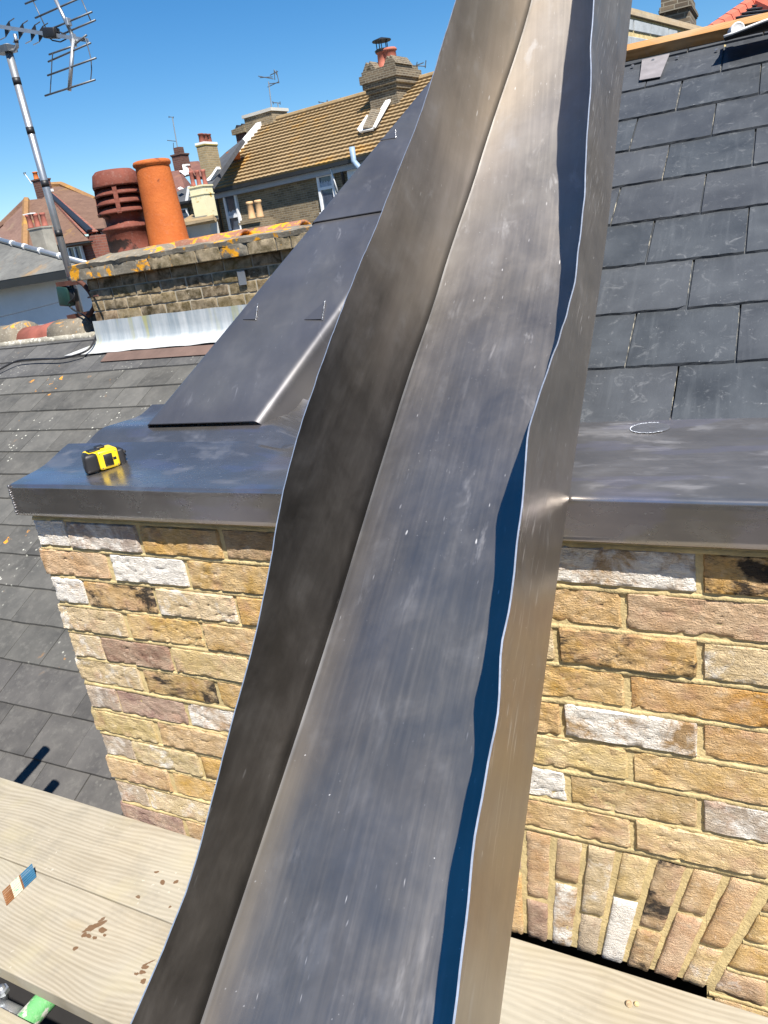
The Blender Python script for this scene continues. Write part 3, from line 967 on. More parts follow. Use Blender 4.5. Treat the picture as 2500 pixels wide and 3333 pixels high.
def cope_sheet(v0, v1, lift, name, lip=True):
    n = 46
    P = []; U = []
    for i in range(n + 1):
        v = v0 + (v1 - v0) * i / n
        xl, xb, xf = .166 + .178 * v, .503 + .166 * v, .514 + .162 * v
        row = [S(xl - .004, v, -.02), S(xl - .003, v, CH - .012 + lift)]
        row += [S(xl + .010 * (1 - math.cos(a)), v, CH - .010 + .010 * math.sin(a) + lift) for a in [math.pi / 2 * k / 4 for k in range(5)]]
        for k in range(1, 15):
            x = xl + .010 + (xb - .014 - xl - .010) * k / 14
            w = mn.noise(Vector((x * 6, v * 5, 2)))
            row.append(S(x, v, CH + lift + .0014 * w))
        # rounded turn, then the cheek down to the roof
        d = Vector((xf - xb, -(CH - .006))); d.normalize()
        ang = math.atan2(-d.y, d.x)
        for k in range(1, 8):
            a = ang * k / 7
            row.append(S(xb - .014 + .020 * math.sin(a), v, CH + lift - .020 * (1 - math.cos(a))))
        lastx = xb - .014 + .020 * math.sin(ang); lastw = CH + lift - .020 * (1 - math.cos(ang))
        for k in range(1, 6):
            t = k / 5
            row.append(S(lastx + (xf - lastx) * t, v, lastw + (.006 + lift - lastw) * t + .001 * mn.noise(Vector((t * 4, v * 5, 9)))))
        row += [S(xf + .03, v, .0045 + lift), S(xf + .20, v, .0045 + lift)]
        if lip and i == 0:
            pass
        P.append(row); U.append(v)
    def uvf(i, j):
        q = P[i][j] - SB
        return (U[i], q.x + q.z * .3)
    return keep(gridmesh(name, P, uvf, LEAD_COPE, None, .0028, True, 1), cope)


cope_sheet(-.066, .80, 0, 'lower_sheet')
cope_sheet(.750, 2.30, .0056, 'upper_sheet')
# foot of the coping: welded saddle piece on the ledge
beads('weld_bead', [S(.494 - .004 * k, -.068 - .0042 * k, CH - .016 - .0050 * k) for k in range(7)], .0030, cope)
beads('weld_bead', [onZ((824 + k * 5.0, 1411 - (k * 1.05 if k < 10 else 10.5 + (k - 10) * 2.1)), .117) for k in range(20)], .0014, cope)
# three welded darts
for (pts, s) in (([(.261, .318), (.305, .311), (.278, .379)], 1), ([(.470, .290), (.524, .283), (.502, .356)], 2), ([(.378, 1.181), (.438, 1.173), (.418, 1.229)], 3)):
    lf = .0032 + (.0056 if s == 3 else 0)
    q = [S(x, v, CH + lf + .0012) for x, v in pts]
    q[0] = S(*pts[0], CH + lf); q[2] = S(*pts[2], CH + lf - .001)
    dart = keep(slab_obj('welded_dart', q, SN * .0016, LEAD_COPE, None), cope)
    (xa, va), (xb_, vb_) = pts[1], pts[2]
    beads('weld_bead', [S(xa + (xb_ - xa) * t + .003, va + (vb_ - va) * t, CH + lf + .002) for t in [k / 16 for k in range(17)]], .0019, dart, WELD, .7, s)

# ------------------------------------------------------------------ long lead tray leaning on the ledge
TT = Vector((-.078, .866, .494)).normalized()
TN = Vector((1, 0, 0)).cross(TT).normalized()
TS = TT.cross(TN)
TO = Vector((1.286, FY - .001, .0955))
LF = [(-2.0, -.346), (-.754, -.341), (-.478, -.337), (-.291, -.336), (.023, -.342), (.312, -.346), (.714, -.336), (1.083, -.28), (1.405, -.193), (1.75, -.13)]
RF = [(-2.0, -.006), (-.684, -.008), (-.11, -.008), (.56, .001), (1.007, .014), (1.327, .041), (1.75, .09)]
WL = [(-2.0, .12), (-.771, .090), (-.718, .085), (-.626, .083), (-.518, .098), (-.408, .114), (-.356, .119), (-.208, .147), (-.119, .166), (.019, .183), (.237, .193), (.476, .201), (.768, .201), (1.02, .207), (1.237, .224), (1.75, .25)]
WR = [(-2.0, .12), (-.702, .114), (-.626, .129), (-.52, .130), (-.47, .126), (-.403, .119), (-.356, .147), (-.274, .143), (-.164, .146), (-.033, .179), (.109, .158), (.272, .121), (.407, .114), (.579, .134), (.86, .193), (1.094, .225), (1.75, .25)]


def lin(x, tab):
    if x <= tab[0][0]: return tab[0][1]
    for (a, fa), (b, fb) in zip(tab, tab[1:]):
        if x <= b: return fa + (fb - fa) * (x - a) / (b - a)
    return tab[-1][1]


def sm(x, tab, w=.05): return sum(lin(x + w * k / 3, tab) for k in (-3, -2, -1, 0, 1, 2, 3)) / 7


tray = thing('lead_tray', 'long folded lead gutter tray with wavy upturned edges leaning on the ledge', 'lead tray', TO + TT * -1.9)
P = []; UV = []
NT = 190
T0, T1 = -1.93, 1.72
AL, AR = R(72), R(96)
for i in range(NT + 1):
    t = T0 + (T1 - T0) * i / NT
    b = max(t - .45, 0)
    hh = .26 * b * b; dh = .52 * b
    nl = (TN - TT * dh).normalized()
    org = TO + TT * t + TN * hh
    sl, sr, wl, wr = sm(t, LF, .1), sm(t, RF, .1), sm(t, WL, .035) + .0016 * mn.noise(Vector((t * 26, 0, 2))), sm(t, WR, .030) + .0022 * mn.noise(Vector((t * 19, 4, 2)))
    row, uv = [], []
    rb = .0016
    # left upstand, from rim to fold (direction u), slightly rippled
    u = TS * -math.cos(AL) + nl * math.sin(AL); ou = TS * math.sin(AL) + nl * math.cos(AL)
    for k in range(11):
        d = (wl - rb) * (1 - k / 10) ** 1.6 + rb
        rip = (.0022 * mn.noise(Vector((t * 5, d * 6, 3))) + .0010 * mn.noise(Vector((t * 14, d * 10, 8)))) * min(1, d / .05)
        row.append(org + TS * sl + u * d + ou * rip); uv.append((t, sl - d))
    for k in range(1, 5):
        f = k / 5
        p = org + TS * sl + u * (rb * (1 - f) ** 2) + TS * (rb * f * f)
        row.append(p); uv.append((t, sl - rb + 2 * rb * f))
    for k in range(17):
        kk = k / 16; kk = kk * kk * (3 - 2 * kk) * .55 + kk * .45
        s = sl + rb + (sr - sl - 2 * rb) * kk
        e = min(1, min(s - sl, sr - s) / .04)
        rip = (.0030 * mn.noise(Vector((t * 3.2, s * 7, 1))) + .0010 * mn.noise(Vector((t * 9, s * 16, 5)))) * e
        row.append(org + TS * s + nl * rip); uv.append((t, s))
    u2 = TS * math.cos(AR) + nl * math.sin(AR); ou2 = TS * math.sin(AR) - nl * math.cos(AR)
    for k in range(1, 5):
        f = k / 5
        row.append(org + TS * sr + TS * (-rb * (1 - f) ** 2) + u2 * (rb * f * f)); uv.append((t, sr - rb + 2 * rb * f))
    for k in range(11):
        d = rb + (wr - rb) * k / 10
        rip = (.005 * mn.noise(Vector((t * 4, d * 5, 13))) + .0028 * mn.noise(Vector((t * 12, d * 9, 18)))) * min(1, d / .06)
        row.append(org + TS * sr + u2 * d + ou2 * rip); uv.append((t, sr + d))
    P.append(row); UV.append(uv)
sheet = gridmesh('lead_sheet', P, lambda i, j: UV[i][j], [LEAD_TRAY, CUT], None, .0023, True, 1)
sheet.modifiers[0].material_offset_rim = 1
fl_ = sheet.data.uv_layers.new(name='fold')
nc_ = len(P[0])
for lp in sheet.data.loops:
    i, j = divmod(lp.vertex_index, nc_)
    t_ = UV[i][j][0]
    fl_.data[lp.index].uv = (UV[i][j][1] - sm(t_, LF, .1), sm(t_, RF, .1) - UV[i][j][1])
sheet.data.uv_layers.active_index = 0
sheet.data.uv_layers[0].active_render = True
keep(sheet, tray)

# ------------------------------------------------------------------ scaffold boards and tubes
BZ = -.872
stains_mid = []
BROT = -.0195


def bloc(q):
    """board-local (x,y) of a photographed spot on the deck"""
    p = onZ(q, BZ)
    return p


def c9(x, y): return (x * .3617, 2750 + y * .3617)


board_defs = [  # y of rear edge at x=0, width, stain spots (photo pixels, rx, ry, rot)
    (-.004, .2270, [(c9(1465, 332), .0075, .0055, 0), (c9(1580, 336), .006, .004, .5), (c9(1240, 470), .007, .005, 0), (c9(1520, 565), .004, .003, 0), (c9(1410, 245), .008, .003, .3)]),
    (-.2342, .2265, [(c9(850, 735), .0075, .030, -.55), (c9(915, 668), .004, .010, -.4), (c9(752, 820), .007, .006, .2), (c9(803, 818), .0085, .006, 0), (c9(848, 838), .005, .005, 0), (c9(928, 762), .009, .007, 0), (c9(953, 808), .006, .005, 0), (c9(677, 936), .007, .0055, 0), (c9(1310, 1100), .008, .004, .6), (c9(1280, 1145), .0065, .005, 0), (c9(1300, 1220), .006, .005, 0), (c9(1232, 1155), .005, .003, .4), (c9(1345, 1060), .003, .013, -.6)]),
]
for k in range(2, 8): board_defs.append((-.524 - .2305 * (k - 2), .2265, []))
blabels = ['pale scaffold board against the foot of the brick wall', 'second pale scaffold board from the wall with brown splashes', 'third scaffold board from the wall, beyond the gap above the green tube']
for k, (y0, w, st) in enumerate(board_defs):
    L0, L1 = -1.15, 2.6
    cx = (L0 + L1) / 2
    loc = Vector((cx, y0 - w / 2 + BROT * cx, BZ))
    Mr = Matrix.Rotation(BROT, 4, 'Z')
    sts = []
    for (q, rx, ry, rot) in st:
        p = Mr.inverted() @ (onZ(q, BZ) - loc)
        sts.append((p.x, p.y, rx, ry, rot))
    mat = timber_mat('scaffold_timber', *BOARD_C, 1.0, sts or None)
    bm = bmesh.new()
    box(bm, (L0 - cx, -w / 2, -.038), (L1 - cx, w / 2, 0))
    bevel(bm, .0025, 2)
    o = bobj('scaffold_board', bm, mat, None)
    o.location = loc; o.rotation_euler = (0, 0, BROT)
    lab = blabels[k] if k < 3 else '%s scaffold board from the wall, below the tray' % ('fourth', 'fifth', 'sixth', 'seventh', 'eighth')[k - 3]
    tag(o, lab, 'scaffold board', 'scaffold boards of the deck')

GREEN = lichen_mat('green_painted_tube', (.10, .33, .12), (.17, .45, .18), (.42, .43, .38), .75, .5, .6, 22)


def scaf_tube(x, y0, y1, z, mat, label):
    bm = bmesh.new()
    tube(bm, [(x, y0, z), (x, y1, z)], .0242, 20, False)
    tube(bm, [(x, y1, z), (x, y0, z)], .0202, 20, False)
    for y, s in ((y0, 1), (y1, -1)):
        a = [bm.verts.new((x + .0242 * math.cos(2 * math.pi * k / 20), y, z + .0242 * math.sin(2 * math.pi * k / 20))) for k in range(20)]
        b = [bm.verts.new((x + .0202 * math.cos(2 * math.pi * k / 20), y, z + .0202 * math.sin(2 * math.pi * k / 20))) for k in range(20)]
        for k in range(20): bm.faces.new((a[k], a[(k + 1) % 20], b[(k + 1) % 20], b[k]))
    o = bobj('scaffold_tube', bm, mat, None, True)
    o['label'] = label; o['category'] = 'scaffold tube'; o['group'] = 'transom tubes under the boards'
    return o


TZ = BZ - .038 - .0245
scaf_tube(.185, -1.9, -.10, TZ - .0, GREEN, 'green painted scaffold tube seen through the gap between the boards')
scaf_tube(-.715, -1.9, .179, -.495, STEEL, 'steel guard rail tube left of the view casting the longer shadow on the tiles')
scaf_tube(-.563, -1.9, .075, -.548, STEEL, 'steel guard rail tube left of the view casting the short shadow on the tiles')
bm = bmesh.new(); tube(bm, [(-.628, -1.45, -8), (-.628, -1.45, .4)], .0242, 16)
o = bobj('scaffold_tube', bm, STEEL, None, True); tag(o, 'upright scaffold standard carrying the guard rails, left of the view', 'scaffold tube')
# coupler beside the green tube
cp = thing('scaffold_coupler', 'grey steel scaffold coupler clamped beside the green tube', 'coupler', (.10, -.50, TZ))
bm = bmesh.new(); tube(bm, [(.085, -.515, TZ - .004), (.160, -.515, TZ - .004)], .032, 14); keep(bobj('clamp_body', bm, STEEL, None, True), cp)
bm = bmesh.new(); tube(bm, [(.11, -.49, TZ + .02), (.11, -.49, TZ + .052)], .008, 8); keep(bobj('bolt', bm, STEEL, None, True), cp)
bm = bmesh.new(); tube(bm, [(.11, -.49, TZ + .035), (.11, -.49, TZ + .045)], .014, 6); keep(bobj('nut', bm, STEEL, None), cp)
# ledger tube lengthwise that carries the transoms
bm = bmesh.new(); tube(bm, [(-1.2, -.62, TZ - .0485), (2.6, -.69, TZ - .0485)], .0242, 16)
o = bobj('scaffold_tube', bm, STEEL, None, True); o['label'] = 'long steel ledger tube carrying the transoms below the deck'; o['category'] = 'scaffold tube'

# flat ribbon offcut: blue, pale and copper bands
rb = thing('ribbon_cable', 'short flat blue, cream and copper ribbon cable standing on edge on the board', 'ribbon cable', bloc(c9(180, 430)))
ra, rbp = onZ(c9(58, 548), BZ + .001), onZ(c9(326, 288), BZ + .001)
RB_BLUE = simple('ribbon_blue', (.022, .105, .20), .45, 0, 30, .2, 0)
RB_CREAM = lichen_mat('ribbon_cream', (.50, .47, .34), (.55, .52, .40), (.12, .42, .26), .45, .1, .6, 45)
RB_COP = simple('ribbon_copper', (.30, .14, .06), .4, .5, 30, .3, 0)
dv = (rbp - ra)
up_ = Vector((-.02, .012, .026))
for nm, t0, t1, mt in (('copper_end', 0, .26, RB_COP), ('cream_band', .26, .545, RB_CREAM), ('brown_band', .545, .60, RB_COP), ('blue_band', .60, 1, RB_BLUE)):
    bm = bmesh.new()
    nst = 7
    for s in range(nst):            # conductors side by side
        q0 = ra + dv * t0 + up_ * (s / nst); q1 = ra + dv * t1 + up_ * (s / nst)
        q2 = ra + dv * t1 + up_ * ((s + .86) / nst); q3 = ra + dv * t0 + up_ * ((s + .86) / nst)
        slab(bm, [q0, q1, q2, q3], dv.cross(up_).normalized() * .0011)
    keep(bobj(nm, bm, mt, None), rb)
# two grit crumbs on the right board
for (q, r, lab) in (((2047, 3272), .006, 'small brown brick crumb on the board below the arch'), ((2071, 3271), .0045, 'tiny pale grit crumb beside the brown crumb')):
    bm = bmesh.new(); bmesh.ops.create_icosphere(bm, subdivisions=2, radius=r)
    for v in bm.verts: v.co *= 1 + .35 * mn.noise(v.co * 150)
    o = bobj('crumb', bm, BRICK if r > .005 else MORTAR, None)
    o.color = (.45, .30, .16, .1); o.location = onZ(q, BZ) + Vector((0, 0, r * .6)); tag(o, lab, 'crumb')

# ------------------------------------------------------------------ tape measure
YEL = simple('yellow_plastic', (.80, .56, .012), .38, 0, 30, .12, .15, 160, .0006)
c7 = lambda x, y: (220 + x * .14467, 1400 + y * .14467)
LZ = .0955
tb0, tb1 = onZ(c7(480, 1030), LZ), onZ(c7(1225, 815), LZ)
ex = (tb1 - tb0); TL = ex.length; ex.normalize(); ez = Vector((0, 0, 1)); ey = ez.cross(ex)
tape = thing('tape_measure', 'yellow and black tape measure lying on the left end of the lead ledge', 'tape measure', tb0)
TM = Matrix.Translation(tb0 + Vector((0, 0, .0018))) @ Matrix((ex, ey, ez)).transposed().to_4x4()
k = TL / .082
THk = .047


def tbox(name, lo, hi, r, mat, seg=3, parent=None, taper=None):
    bm = bmesh.new(); vs_ = box(bm, [a * k for a in lo], [a * k for a in hi])
    if taper: taper(vs_)
    bevel(bm, r * k, seg); bm.transform(TM)
    o = bobj(name, bm, mat, None, True)
    keep(o, parent or tape)
    return o


def tp(vs_):
    for v in vs_:
        if v.co.x < .02 * k:
            if v.co.y > .03 * k: v.co.x += .012 * k
            if v.co.z > .02 * k: v.co.x += .004 * k


tbox('rear_grip', (-.006, -.001, 0), (.034, .060, THk), .010, BLACK, 4, None, tp)
tbox('body', (.030, 0, .0005), (.083, .060, THk + .0015), .008, YEL, 4)
tbox('shoulder', (.012, .006, THk - .012), (.06, .058, THk + .0005), .005, YEL, 3)
tbox('nose', (.080, .002, 0), (.098, .046, THk - .006), .006, BLACK, 3)
for (x, y, z) in ((.099, .010, .030), (.0995, .016, .020), (.099, .024, .012), (.0985, .030, .030)):
    bm = bmesh.new(); bmesh.ops.create_icosphere(bm, subdivisions=2, radius=.0045 * k, matrix=Matrix.Translation((x * k, y * k, z * k))); bm.transform(TM)
    keep(bobj('hook_lug', bm, BLACK, None, True), tape)
lk = tbox('lock_recess', (.0445, -.0012, .008), (.066, .004, .038), .0008, BLACK, 1)
for i in range(6):
    tbox('lock_rib', (.0465 + i * .0031, -.0036, .010), (.0483 + i * .0031, .002, .0355), .0005, BLACK, 1, lk)
tbox('lock_slot', (.0665, -.0010, .020), (.0745, .002, .0265), .0005, SOOT_SHADE, 1, lk)
clip = tbox('belt_clip', (.018, .014, THk + .0005), (.046, .042, THk + .0045), .0015, BLACK, 2)
tbox('clip_hump', (.040, .026, THk + .001), (.062, .052, THk + .008), .004, BLACK, 3, clip)
for x in (.037, .0755):
    for z in (.006, .0415):
        bm = bmesh.new()
        bmesh.ops.create_cone(bm, cap_ends=True, segments=10, radius1=.0016 * k, radius2=.0016 * k, depth=.0006 * k, matrix=Matrix.Translation((x * k, -.0001 * k, z * k)) @ Matrix.Rotation(math.pi / 2, 4, 'X'))
        bm.transform(TM); keep(bobj('screw', bm, DARKSTEEL, None), tape)

# ------------------------------------------------------------------ neighbouring roof in cement slates
RP = R(27)
RB0 = Vector((0, 0, -1.6)); RU = Vector((0, math.cos(RP), math.sin(RP))); RN = Vector((0, -math.sin(RP), math.cos(RP)))


def T(x, v, w=0.0): return RB0 + Vector((x, 0, 0)) + RU * v + RN * w


nroof = thing('slate_tiled_roof', 'weathered grey cement slate roof below the chimney, left of the brick wall', 'roof', (-2, 1.5, -1))
RIDGE_V = 3.86
bm = bmesh.new()
slab(bm, [T(-7.0, -.6, -.02), T(2.3, -.6, -.02), T(2.3, RIDGE_V, -.02), T(-7.0, RIDGE_V, -.02)], RN * -.05)
keep(bobj('roof_deck', bm, SOOT_SHADE, None), nroof)
rp = T(0, RIDGE_V, -.02)
bm = bmesh.new()
slab(bm, [Vector((-7, rp.y, rp.z)), Vector((.2, rp.y, rp.z)), Vector((.2, rp.y + 3.2, rp.z - 1.75)), Vector((-7, rp.y + 3.2, rp.z - 1.75))], (0, 0, -.05))
keep(bobj('rear_slope', bm, TILE, None), nroof)


def tile_mesh(seed, Wd=.2485, L=.40, TH=.013):
    bm = bmesh.new(); rnd = random.Random(seed); n = 6
    top, bot = [], []
    for i in range(n + 1):
        x = -Wd / 2 + Wd * i / n; d = rnd.uniform(0, .0018)
        top.append(bm.verts.new((x, d + .004, TH))); bot.append(bm.verts.new((x, d, 0)))
    mid = [bm.verts.new((x, .05, TH + rnd.uniform(-.0005, .001))) for x in (-Wd / 2, Wd / 2)]
    h = [bm.verts.new((x, L, z)) for x in (-Wd / 2, Wd / 2) for z in (0, TH)]
    bm.faces.new(top + [h[3], h[1]])
    for i in range(n): bm.faces.new((bot[i], bot[i + 1], top[i + 1], top[i]))
    bm.faces.new((bot[n], h[2], h[3], top[n])); bm.faces.new((h[0], bot[0], top[0], h[1]))
    for v in mid: bm.verts.remove(v)
    me = bpy.data.meshes.new('tile'); bmesh.ops.recalc_face_normals(bm, faces=bm.faces); bm.to_mesh(me); bm.free()
    me.materials.append(TILE)
    return me


TILES = [tile_mesh(i) for i in range(5)]
ROT_T = Matrix((Vector((1, 0, 0)), RU, RN)).transposed().to_4x4()
rest = bmesh.new()
for r in range(-2, 17):
    v0 = .574 + .2045 * r
    for kx in range(-24, 12):
        xc = -.983 - .1255 * (r % 2) - .012 * (r // 3) + .2515 * kx - .125
        far_l = -1.75 - 1.05 * (v0 - .3)
        if xc < far_l - .3 or xc > (-.55 if v0 < 1.2 else .0 - (v0 - 1.2) * .35): continue
        if r >= 14 and -3.02 < xc and v0 > 3.40: continue
        m = Matrix.Translation(T(xc + random.uniform(-.002, .002), v0 + random.uniform(-.002, .002), .004)) @ ROT_T @ Matrix.Rotation(-.020 / .40 + random.uniform(-.004, .004), 4, 'X') @ Matrix.Rotation(random.uniform(-.006, .006), 4, 'Z')
        if v0 + .40 > RIDGE_V: m = m @ Matrix.Diagonal((1, max(.1, (RIDGE_V - v0) / .40), 1, 1))
        o = link('tile', random.choice(TILES)); keep(o, nroof)
        o.matrix_basis = m
        j = random.uniform(.74, 1.22)
        if r < 2: o.color = (.062 * j, .060 * j, .060 * j, .12)
        elif r >= 13: o.color = (.066 * j, .068 * j, .072 * j, .45)
        else: o.color = (.082 * j, .082 * j, .077 * j, 1.0)
# brick-red undercloak strip below the apron
bm = bmesh.new(); slab(bm, [T(-2.85, 3.338, .0165), T(-.3, 3.29, .0165), T(-.3, 3.40, .018), T(-2.85, 3.44, .018)], RN * .006)
keep(bobj('brown_slip', bm, simple('brown_slip', (.13, .085, .07), .85), None), nroof)
# ridge tiles
rx = -3.30
ridge_seq = [(.42, RIDGE_CEM, 1.12), (.40, RED_RIDGE, .92), (.34, RIDGE_CEM, 1.18), (.40, RIDGE_CEM, 1.0), (.42, RIDGE_CEM, 1.1)]
for ln, mt, sc in ridge_seq:
    bm = bmesh.new()
    rad = .135 * sc
    n = 10
    ra_ = []
    for xx, dz in ((rx, .012), (rx - .05, .02), (rx - ln * .5, .0), (rx - ln, 0)):
        ra_.append([bm.verts.new((xx + .01 * mn.noise(Vector((k * 2, rx, 3))), rp.y + rad * 1.05 * math.cos(math.pi * k / n), rp.z - .055 + dz + rad * (math.sin(math.pi * k / n) ** .8) + .01 * mn.noise(Vector((k, xx * 9, 0))))) for k in range(n + 1)])
    for r0, r1 in zip(ra_, ra_[1:]):
        for k in range(n): bm.faces.new((r0[k], r0[k + 1], r1[k + 1], r1[k]))
    bm.faces.new(ra_[0]); bm.faces.new(ra_[-1][::-1])
    keep(bobj('ridge_tile', bm, mt, None, True), nroof)
    rx -= ln
# bedding mortar under the ridge
bm = bmesh.new()
tube(bm, [(-3.2 - i * .03, rp.y - .150 + .012 * mn.noise(Vector((i * .9, 0, 0))), rp.z - .045 + .008 * mn.noise(Vector((i * .7, 3, 0)))) for i in range(70)], .032, 7)
keep(bobj('ridge_bedding', bm, BEDDING, None, True), nroof)
# walls below
bm = bmesh.new(); box(bm, (-7, .3, -8), (-.4, 6.6, -1.55)); keep(bobj('gable_wall', bm, FAC_BROWN, None), nroof)

# ------------------------------------------------------------------ chimney on that roof
chim = thing('brick_chimney', 'broad old brick chimney with lichened capping, two pots and half-round covers', 'chimney', (-2, 3.5, 0))
CY = 3.2
CXL, CXR = -3.03, -.75
OLD_ST = [brick_mesh(.219, .068, 500 + i, 10, 5, 1.3, .1) for i in range(5)]
OLD_HD = [brick_mesh(.106, .068, 520 + i, 6, 5, 1.3, .1) for i in range(3)]
for me_ in OLD_ST + OLD_HD: me_.materials.append(BRICK_OLD)
OT = [(.105, .085, .050, .1), (.16, .125, .065, .2), (.20, .145, .07, .12), (.135, .10, .06, .25), (.235, .185, .095, .2), (.19, .125, .075, .1)]
for r in range(5):
    z = .5 - .0755 * r - .0378 - .002 * r
    x = CXL; idx = 0
    while x < CXR - .05:
        hd = (r % 2 == 0 and idx == 0)
        L = .106 if hd else .219
        o = link('brick', random.choice(OLD_HD if hd else OLD_ST)); keep(o, chim)
        o.location = (x + L / 2, CY + random.uniform(-.004, .004), z + .02 * (x - CXL) * .0)
        o.rotation_euler = (0, random.uniform(-.012, .012), random.uniform(-.012, .012))
        t_ = random.choice(OT[:4] if r < 2 else OT)
        if x > -1.9 and random.random() < .6: t_ = OT[4]
        j = random.uniform(.6, 1.05)
        o.color = (t_[0] * j, t_[1] * j, t_[2] * j, t_[3] + random.uniform(-.1, .2))
        x += L + .012; idx += 1
bm = bmesh.new(); box(bm, (CXL + .008, CY + .006, -.75), (CXR, CY + .62, .502)); keep(bobj('mortar', bm, MORTAR_OLD, None), chim)
# oversailing course
x = CXL - .085; i = 0
while x < CXR:
    L = random.choice((.22, .22, .2, .11))
    me = brick_mesh(L - .01, .078, 560 + i, 10, 5, 1.4, .12); me.materials.append(FLAUNCH if (x < -2.45 or random.random() < .2) else BRICK_OLD)
    o = link('capping_brick', me); keep(o, chim); o.location = (x + L / 2, CY - .065 + random.uniform(-.004, .006), .541)
    j = random.uniform(.8, 1.2); o.color = (.15 * j, .125 * j, .075 * j, .15)
    x += L; i += 1
bm = bmesh.new(); box(bm, (CXL - .07, CY - .055, .504), (CXR, CY + .68, .576)); keep(bobj('capping_core', bm, FLAUNCH, None), chim)
# mortar flaunching: lumpy ridge over the top
P = []
for i in range(60):
    x = CXL - .085 + (CXR - CXL + .085) * i / 59
    row = []
    for j in range(14):
        a = j / 13
        y = CY - .062 + .76 * a
        z = .578 + (.055 if x < -2.3 else .020) * math.sin(math.pi * min(1, a * 1.15)) ** .7 * min(1, (x - CXL + .10) / .22) + .010 * mn.noise(Vector((x * 9, y * 9, 0))) + .006 * mn.noise(Vector((x * 25, y * 25, 3)))
        row.append(Vector((x + .012 * mn.noise(Vector((x * 8, y * 12, 5))), y + (.014 * mn.noise(Vector((x * 11, 1, 0))) if j == 0 else 0), z)))
    P.append(row)
keep(gridmesh('flaunching', P, lambda i, j: (P[i][j].x, P[i][j].y), FLAUNCH, None, .03, True, -1), chim)
# half-round covers
for (xa, xb, rad, y) in ((-2.42, -1.72, .112, CY + .26), (-1.95, -1.36, .114, CY + .44)):
    bm = bmesh.new(); n = 14
    outer, inner = [], []
    for xx in (xa, (xa + xb) / 2, xb):
        outer.append([bm.verts.new((xx, y + rad * math.cos(math.pi * k / n), .574 + rad * .86 * math.sin(math.pi * k / n))) for k in range(n + 1)])
        inner.append([bm.verts.new((xx, y + (rad - .022) * math.cos(math.pi * k / n), .574 + (rad - .022) * .86 * math.sin(math.pi * k / n))) for k in range(n + 1)])
    for s in (outer, inner):
        for r0, r1 in zip(s, s[1:]):
            for k in range(n): bm.faces.new((r0[k], r0[k + 1], r1[k + 1], r1[k]))
    for o_, i_ in ((outer[0], inner[0]), (outer[-1], inner[-1])):
        for k in range(n): bm.faces.new((o_[k], o_[k + 1], i_[k + 1], i_[k]))
    keep(bobj('half_round_cover', bm, RIDGE_TILE, None, True), chim)
# louvred pot
PS, PH = .79, .88
pa = Vector((-2.800, 3.5, .60))
bm = bmesh.new()
lathe(bm, [(.232, -.02), (.225, .03), (.205, .06), (.203, .225), (.228, .238), (.228, .252), (.175, .275), (.178, .335), (.225, .372), (.19, .372), (.16, .36), (.16, .05)], pa, 32, True, PS, PH)
po = keep(bobj('louvred_pot', bm, RED_POT, None, True), chim); po['label'] = 'dark red louvred chimney pot'
for i, zz in enumerate((.375, .445, .515)):
    bm = bmesh.new()
    lathe(bm, [(.140, zz + .028), (.228 - .010 * i, zz - .020), (.234 - .010 * i, zz - .004), (.150, zz + .050)], pa, 32, False, PS, PH)
    keep(bobj('louvre', bm, RED_POT, None, True), po)
bm = bmesh.new()
lathe(bm, [(.130, .585), (.214, .560), (.218, .578), (.196, .665), (.165, .690), (.02, .694)], pa, 32, True, PS, PH)
keep(bobj('pot_cap', bm, RED_POT, None, True), po)
bm = bmesh.new(); lathe(bm, [(.138, .36), (.138, .60)], pa, 24, True, PS, PH); keep(bobj('shade_core', bm, SOOT_SHADE, None), po)  # black core put in to paint the louvre gaps dark
for kk in range(4):
    a = 2 * math.pi * kk / 4 + .62
    bm = bmesh.new(); d = Vector((math.cos(a), math.sin(a), 0)); s_ = Vector((-d.y, d.x, 0))
    slab(bm, [pa + d * (r_ * PS) + s_ * .015 + Vector((0, 0, z_ * PH)) for r_, z_ in ((.135, .34), (.230, .355), (.206, .585), (.135, .60))], s_ * -.030)
    keep(bobj('pot_rib', bm, RED_POT, None), po)
pb = Vector((-2.450, 3.52, .62))
bm = bmesh.new()
lathe(bm, [(.172, -.03), (.168, .03), (.150, .32), (.138, .555), (.136, .575), (.150, .583), (.153, .598), (.146, .612), (.132, .616), (.118, .60), (.118, .3)], pb, 36, True, .87, .97)
po = keep(bobj('round_pot', bm, ORANGE_POT, None, True), chim); po['label'] = 'plain orange chimney pot'
bm = bmesh.new(); lathe(bm, [(.117, .45), (.116, .598)], pb, 24, True, .87, .97); keep(bobj('pot_flue', bm, SOOT_SHADE, None), po)
# lead apron flashing
P = []
for i in range(50):
    x = -3.06 + 2.2 * i / 49
    pr = [(CY - .012, .205 - .010 * i / 49), (CY - .014, .12), (CY - .018, .06), (CY - .035, .028), (CY - .075, .006), (CY - .14, -.030)]
    row = []
    for (y, z) in pr:
        if y < CY - .02:
            kx = (CY - y)
            z = max(z, RB0.z + y * math.tan(RP) + .024)
        row.append(Vector((x + (-.25 * max(0, CY - .03 - y) / .11 if i == 0 else 0), y, z + .006 * mn.noise(Vector((x * 6, z * 9, 0))))))
    P.append(row)
keep(gridmesh('lead_apron', P, lambda i, j: (P[i][j].x, j * .05), LEAD_OLD, None, .003, True, 1), chim)
# fixing tag on the face
bm = bmesh.new(); q = onY((788, 904), CY - .012); box(bm, (q.x - .03, CY - .016, q.z - .045), (q.x + .03, CY - .011, q.z + .045)); keep(bobj('face_tag', bm, STEEL, None), chim)

